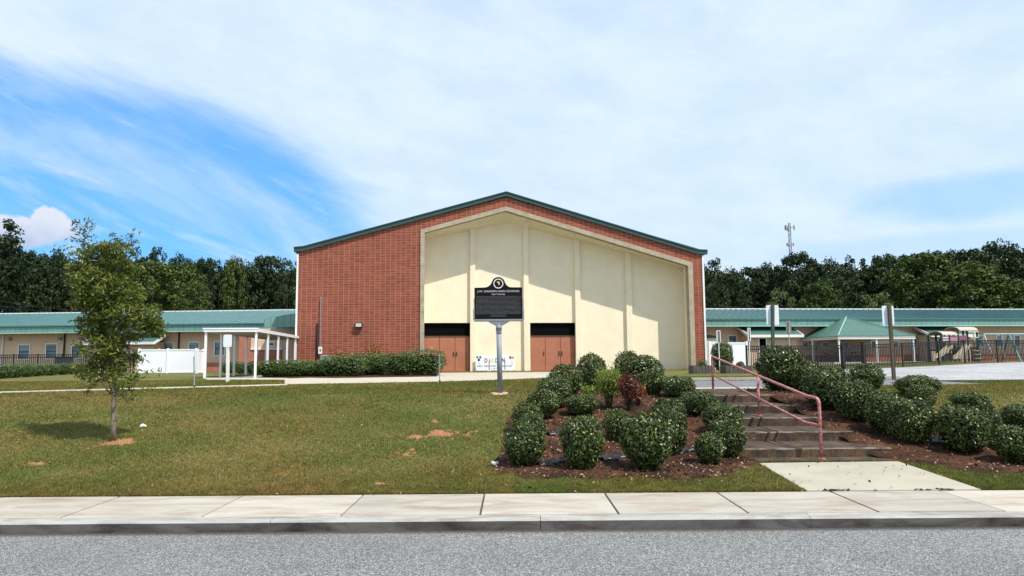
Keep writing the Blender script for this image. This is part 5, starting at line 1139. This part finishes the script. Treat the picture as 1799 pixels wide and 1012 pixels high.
def stake(label, px, top, bot, Y, m): p = atY(px, bot, Y); g0 = H(p.x, Y); t = atY(px-.8, top, Y); r = empty('stake', (p.x, Y, g0), 0, label, 'stake'); MB().tube([(0, 0, -.05), (t.x-p.x, 0, t.z-g0)], .018, 8).build('rod', m, r); MB().tube([(0, 0, -.01), (0, 0, .05)], .03, 8).build('base', BLACK, r)
stake('thin grey metal stake in the grass left of the white canopy', 341.5, 626.5, 680, 20.5, ALU); stake('thin grey metal stake at the right end of the gymnasium hedge', 772.5, 620, 671.5, 24.0, ALU)
def planter(label, px0, px1, ptop, Y):
    a = atY(px0, ptop, Y); b = atY(px1, ptop, Y); g0 = H(a.x, Y); w_ = b.x-a.x; h = a.z-g0; root = empty('wooden_planter', (a.x, Y, g0), 0, label, 'planter'); n = 7
    fp = MB(); rr = random.Random(int(px0))
    for k in range(n): fp.box(w_*k/n+.008, w_*(k+1)/n-.008, -rr.uniform(.0, .02), .09, -.05, h-rr.uniform(0, .05))
    fp.box(0, .09, .091, w_*.8, -.05, h-.02); fp.box(w_-.09, w_, .091, w_*.8, -.05, h-.02); fp.box(.091, w_-.091, w_*.8-.09, w_*.8, -.05, h-.02); fp.build('timber_wall', WOODG, root); bx('soil', MULCH, root, .092, w_-.092, .092, w_*.8-.092, 0, h-.08)
planter('weathered grey timber planter nearest the right corner of the gymnasium', 1217, 1256, 641.6, 32.8); planter('weathered grey timber planter below the thin grey sign pole', 1275, 1322, 642.2, 32.6)

# ================================================================== PAVILION AND PLAYGROUND
def build_pavilion():
    Y = 45.0; p = atY(1474, 600, Y); g0 = H(p.x, Y); fr = Frame(Vector((p.x, Y, g0)), gy.a); root = empty('pavilion', fr.o, fr.a, 'open picnic pavilion with green hipped metal roof on white posts inside the iron fence', 'pavilion')
    w_ = fr.uv(1604.5, 600)[0]; ze = fr.uv(1474, 590.5)[1]; d = 6.2; u, za = fr.uv(1489, 557.5, d/2); ax = w_/2; O = .12
    c = [(-O, -O, ze), (w_+O, -O, ze), (w_+O, d+O, ze), (-O, d+O, ze)]; A = (ax, d/2, za)
    rf = MB()
    for i in range(4): rf.poly([c[i], c[(i+1) % 4], A])
    rf.poly([(x, y, z-.02) for x, y, z in c][::-1]); rf.build('roof', GREEN_ROOF, root)
    hp = MB()
    for q in c: hp.tube([(q[0], q[1], q[2]+.02), (A[0], A[1], A[2]+.02)], .05, 4)
    hp.build('hip_cap', mat('hip_cap_green', (.20, .40, .30), .45), root)
    b = MB()
    for z0_, z1_ in ((ze-.20, ze-.13), (ze-.10, ze-.025)): b.box(-.1, w_+.1, -.10, -.04, z0_, z1_); b.box(-.1, -.04, -.039, d, z0_, z1_); b.box(w_+.04, w_+.1, -.039, d, z0_, z1_); b.box(-.039, w_+.039, d-.05, d, z0_, z1_)
    b.build('roof_beam', WHITE, root)
    for x in (0, w_/2, w_):
        for y in (0, d): bx('post', WHITE, root, x-.05, x+.05, y-.035, y+.065, 0, ze-.205)
    bx('post', WHITE, root, -.05, .05, d/2-.05, d/2+.05, 0, ze-.205)
    k = MB(); k.box(-.5, w_+.4, -.42, -.30, -.05, .09); k.box(-.62, -.502, -.42, d+.3, -.05, .09); k.box(w_+.402, w_+.52, -.42, d+.3, -.05, .09); k.build('base_kerb', WHITE, root)
    for j, (x, y, lab) in enumerate(((w_*.12, 1.6, 'brown picnic table under the left side of the pavilion'), (w_*.50, 3.4, 'brown picnic table under the middle of the pavilion'))):
        o = fr.o+Vector((fr.c*x-fr.s*y, fr.s*x+fr.c*y, 0)); t = empty('picnic_table', o, fr.a, lab, 'picnic table', 'picnic tables under the pavilion'); m = mat('table_brown', (.14, .05, .04), .6)
        bx('tabletop', m, t, -.9, .9, -.38, .38, .70, .75); bx('bench', m, t, -.9, .9, -.80, -.55, .42, .46); bx('bench', m, t, -.9, .9, .55, .80, .42, .46)
        for x_ in (-.6, .6):
            l_ = MB(); l_.tube([(x_, -.7, 0), (x_, -.15, .70)], .03, 6); l_.tube([(x_, .7, 0), (x_, .15, .70)], .03, 6); l_.tube([(x_, -.72, .40), (x_, .72, .40)], .03, 6); l_.build('leg_frame', BLACK, t)
build_pavilion()
def build_play():
    Y = 46.0; p = atY(1653, 600, Y); g0 = H(p.x, Y); fr = Frame(Vector((p.x, Y, g0)), gy.a); X = lambda px, v=0: fr.uv(px, 600, v)[0]; Z = lambda py, v=0: fr.uv(1680, py, v)[1]
    root = empty('play_structure', fr.o, fr.a, 'playground climbing set with two curved tan roofs, pink panels and two cream slides', 'playground set')
    TANP = mat('play_tan', (.44, .38, .31), .6); CRM = mat('play_cream', (.56, .50, .36), .5); GRN = mat('play_green', (.02, .055, .045), .5); PNK = mat('play_pink', (.42, .22, .25), .6); PUR = mat('play_purple', (.22, .09, .13), .6); BRN = mat('play_deck', (.07, .035, .025), .7)
    d = 1.2
    for x0, x1, zt, zb_ in ((1655, 1681.5, 581.6, 588.6), (1685, 1717.5, 573.6, 581)):
        a, b, z1, z0 = X(x0), X(x1), Z(zt), Z(zb_); m_ = MB(); n = 10; h = z1-z0
        for k in range(n):
            t0, t1 = math.pi*k/n, math.pi*(k+1)/n; f = lambda t, r: (a-.0, d/2-.7*r*math.cos(t), z0+h*r*math.sin(t)); P = [f(t0, 1), f(t1, 1), f(t1, .93), f(t0, .93)]; m_.v += P+[(b, q[1], q[2]) for q in P]; i = len(m_.v)-8
            m_.f += [(i, i+1, i+2, i+3), (i+7, i+6, i+5, i+4), (i, i+4, i+5, i+1), (i+1, i+5, i+6, i+2), (i+2, i+6, i+7, i+3), (i+3, i+7, i+4, i)]; m_.m += [0]*6
        m_.build('roof_arch', TANP, root); e = MB(); e.prism([(d/2-.65*math.cos(t), z0+h*.9*math.sin(t)) for t in np.linspace(0, math.pi, 12)], b-.10, b-.06, 'x'); e.build('roof_end', mat('play_brown', (.28, .12, .07), .6), root)
    for px, zt in ((1654, 588), (1668, 588), (1683.5, 580), (1700, 580.5), (1717.5, 580.5)):
        for y in (0, d): MB().tube([(X(px), y, -.05), (X(px), y, Z(zt))], .065, 8).build('post', GRN, root)
    zd = Z(613.5); bx('deck', BRN, root, X(1654), X(1700), .06, d-.06, zd-.09, zd); bx('deck', BRN, root, X(1701), X(1717), .06, d-.06, Z(610)-.09, Z(610))
    bx('play_panel', PNK, root, X(1669), X(1682.5), -.03, .02, Z(602.5), Z(589.5)); pn = bx('play_panel', PUR, root, X(1685), X(1698.6), -.03, .02, Z(602.5), Z(589.2)); bx('panel_window', mat('play_dark', (.10, .02, .03), .6), pn, X(1688), X(1695), -.04, -.031, Z(602), Z(597.5))
    w2 = bx('play_panel', PUR, root, X(1655.5), X(1666.5), -.03, .02, Z(602), Z(590.5)); bx('panel_bars', WHITE, w2, X(1656), X(1666), -.04, -.031, Z(594), Z(592)); bx('panel_bars', WHITE, w2, X(1656), X(1666), -.04, -.031, Z(598), Z(596.5))
    for x0, y0_, x1, y1_, yy in ((1667, 610.5, 1622, 628.5, -.1), (1692, 607.5, 1647, 630.5, -.5)):
        a = Vector((X(x0), yy, Z(y0_))); b = Vector((X(x1), yy-1.0, Z(y1_))); P = [a, a+(b-a)*.18+Vector((0, 0, .0)), a+(b-a)*.78+Vector((0, 0, -.06)), b]; m_ = MB()
        for i in range(3):
            p0, p1 = P[i], P[i+1]; n = Vector((0, 1, 0))*.24
            for s0, hh in ((-1, .20), (1, .20)):
                q = len(m_.v); o_ = n*s0; m_.v += [tuple(p0+o_), tuple(p1+o_), tuple(p1+o_+Vector((0, 0, hh))), tuple(p0+o_+Vector((0, 0, hh)))]; o2 = n*(s0*.8); m_.v += [tuple(p0+o2), tuple(p1+o2), tuple(p1+o2+Vector((0, 0, hh))), tuple(p0+o2+Vector((0, 0, hh)))]
                m_.f += [(q, q+1, q+2, q+3), (q+7, q+6, q+5, q+4), (q, q+4, q+5, q+1), (q+1, q+5, q+6, q+2), (q+2, q+6, q+7, q+3), (q+3, q+7, q+4, q)]; m_.m += [0]*6
            q = len(m_.v); m_.v += [tuple(p0-n), tuple(p1-n), tuple(p1+n), tuple(p0+n)]; m_.f.append((q, q+1, q+2, q+3)); m_.m.append(0)
        m_.build('slide', CRM, root)
    ld = MB()
    for py in (615.8, 622.6, 629.5): ld.tube([(X(1706), -.10, Z(py)), (X(1709), -.25, Z(py+1)), (X(1714.5), -.25, Z(py+1)), (X(1717.5), -.10, Z(py))], .045, 6)
    ld.build('ladder_rungs', CRM, root); bx('ladder_back', BRN, root, X(1704.5), X(1717.8), .0, .05, 0, Z(611))
    cr = MB(); cr.box(X(1699.5), X(1718.5), -.13, -.07, Z(584), Z(582)); cr.box(X(1708.8), X(1710.4), -.13, -.07, Z(602), Z(584.02)); cr.box(X(1703), X(1717), -.13, -.07, Z(594), Z(592)); cr.build('climbing_bars', CRM, root); bx('under_panel', BRN, root, X(1684), X(1699), .6, .66, Z(623), Z(614.2))
    bx('crawl_panel', CRM, root, X(1671), X(1684), .9, .96, .02, Z(620)); bx('crawl_panel', CRM, root, X(1688), X(1699), .9, .96, .02, Z(620.5))
build_play()
def build_swing():
    Y = 43.6; p = atY(1729, 600, Y); g0 = H(p.x, Y); fr = Frame(Vector((p.x, Y, g0)), R(4)); X = lambda px: fr.uv(px, 600)[0]; z = fr.uv(1760, 587)[1]; x1 = X(1846); root = empty('swing_frame', fr.o, fr.a, 'teal and blue metal swing frame at the right picture edge inside the iron fence', 'swing set')
    T = mat('swing_teal', (.08, .27, .28), .5); MB().tube([(0, 0, z), (x1, 0, z)], .04, 8).build('top_beam', mat('swing_pale_teal', (.30, .50, .49), .4), root)
    for px, m, r in ((1729.5, WHITE, .02), (1773, T, .055), (1840, T, .055)):
        for s_ in (-1, 1): MB().tube([(X(px), .0, z), (X(px)+.02, s_*.8, -.05)], r, 8).build('leg', m, root)
    MB().tube([(X(1760), 0, z), (X(1763), 0, .0)], .02, 6).build('pole', mat('swing_yellow', (.55, .50, .15), .5), root); MB().tube([(X(1760), .05, z-.02), (X(1760), .05, fr.uv(1760, 612)[1])], .03, 6).build('blue_bar', mat('swing_blue', (.03, .16, .45), .4), root)
    for px in (1741, 1752): MB().tube([(X(px), 0, z), (X(px), 0, .42)], .008, 5).build('chain', GALV, root)
    s = MB(); s.tube([(X(1740.5), 0, .42), (X(1743), 0, .30), (X(1750), 0, .30), (X(1752.5), 0, .42)], .06, 6); s.build('seat', mat('swing_red', (.55, .05, .02), .5), root)
build_swing()
def build_mast():
    Y = 300; p0 = atY(1389.5, 470, Y); fr = Frame(Vector((p0.x, Y, 0)), 0); root = empty('radio_mast', (p0.x, Y, .9), 0, 'tall grey lattice radio mast with antennas rising above the right wood', 'radio mast'); zt = fr.uv(1389, 396)[1]; z0 = 0; S = Y/F_PX
    m = mat('mast_grey', (.28, .29, .31), .6, fine=0); t = MB(); n = 26
    def leg(a, z): r_ = (3.6-1.7*z/zt)*S*1.15; return (math.cos(a)*r_, math.sin(a)*r_, z)
    A = [R(a) for a in (90, 210, 330)]
    for a in A: t.tube([leg(a, 0), leg(a, zt)], .16, 5)
    for k in range(n):
        za, zb_ = zt*k/n, zt*(k+1)/n
        for i in range(3): t.tube([leg(A[i], za), leg(A[(i+1) % 3], zb_)], .085, 4); t.tube([leg(A[i], zb_), leg(A[(i+1) % 3], zb_)], .07, 4)
    t.build('lattice', m, root)
    for py, w_, hh in ((404, 8.5, 4.5), (433.5, 6.0, 2.8)):
        z = fr.uv(1389, py)[1]; q = MB(); 
        for a in A: q.tube([(0, 0, z), (math.cos(a)*w_*S, math.sin(a)*w_*S, z)], .15, 4)
        q.build('antenna_arm', m, root)
        for a in (R(90), R(200), R(340), R(215), R(325)):
            x, y = math.cos(a)*w_*S, math.sin(a)*w_*S; bx('antenna', m, root, x-.22, x+.22, y-.2, y+.2, z-hh*S, z+hh*S*.9)
    z = fr.uv(1389, 394)[1]; MB().tube([(.3, 0, zt), (.3, 0, z)], .08, 4).build('rod', m, root)
build_mast()

def wire(x0, y0, x1, y1, Y, label):
    a = atY(x0, y0, Y); b = atY(x1, y1, Y+3); P = [a+(b-a)*t+Vector((0, 0, -1.2*4*t*(1-t))) for t in np.linspace(0, 1, 24)]; tag(MB().tube(P, .022, 5).build('overhead_wire', BLACK), label, 'wire')
wire(-40, 522, 530, 539, 66, 'upper thin black overhead wire crossing in front of the wood left of the gymnasium'); wire(-40, 531, 530, 543, 67, 'lower thin black overhead wire just above the left wing roof')
# black edging plastic surfacing in the mulch, and a scrap of paper
def plastic(px0, py0, px1, py1, w_, label, seed):
    rr = random.Random(seed); a = GT(px0, py0); b = GT(px1, py1); d = Vector((b.x-a.x, b.y-a.y, 0)); n = Vector((-d.y, d.x, 0)).normalized(); v = []; f = []; N_ = 16
    ph = rr.uniform(0, 6)
    for i in range(N_+1):
        c = a+d*(i/N_)+n*.03*math.sin(i*.7+ph)
        for j in range(5):
            q = c+n*w_*(j/4-.5)*(1-.5*abs(i/N_-.5)); zz = H(q.x, q.y)+.028+(.04*abs(math.sin(i*.9+j*1.3+ph)) if 0 < j < 4 else 0)+(.02 if j == 2 else 0); v.append((q.x, q.y, zz))
    for i in range(N_):
        for j in range(4): k = i*5+j; f.append((k, k+5, k+6, k+1))
    me = bpy.data.meshes.new('plastic_edging'); me.from_pydata(v, [], f); me.materials.append(PLASTIC); me.polygons.foreach_set('use_smooth', [True]*len(f)); me.update(); o = link(bpy.data.objects.new('plastic_edging', me)); md = o.modifiers.new('Solidify', 'SOLIDIFY'); md.thickness = .006; tag(o, label, 'plastic edging', 'black plastic surfacing in the planting beds')
plastic(948, 822, 1000, 812, .16, 'black plastic strip between the two left front shrubs', 1); plastic(1056, 812, 1094, 806, .20, 'black plastic strip left of the largest front shrub', 2); plastic(966, 768, 992, 760, .16, 'short black plastic scrap on bare soil inside the left bed', 3); plastic(1180, 800, 1222, 792, .14, 'black plastic strip right of the largest front shrub', 4)
plastic(1632, 772, 1664, 790, .22, 'black plastic strip left of the big shrub on the right side', 5); plastic(1738, 775, 1762, 800, .2, 'black plastic strip beside the shrubs at the right picture edge', 6)
p = GT(251, 753); q = MB(); q.v = [(-.04, -.03, .0), (.04, -.035, .01), (.05, .03, .0), (-.03, .035, .02), (-.035, -.025, .03), (.035, -.03, .045), (.04, .02, .03), (-.02, .03, .05)]; q.f = [(3, 2, 1, 0), (4, 5, 6, 7), (0, 1, 5, 4), (1, 2, 6, 5), (2, 3, 7, 6), (3, 0, 4, 7)]; q.m = [0]*6
o = q.build('paper_scrap', WHITE); o.location = (p.x, p.y, p.z+.03); tag(o, 'small crumpled white paper scrap on the lawn right of the young oak', 'litter')
p = GT(869, 819); q2 = o.copy(); COL.objects.link(q2); q2.location = (p.x, p.y, p.z+.02); q2.rotation_euler = (0, 0, 1); q2['label'] = 'white paper scrap beside the left front corner shrub of the bed'
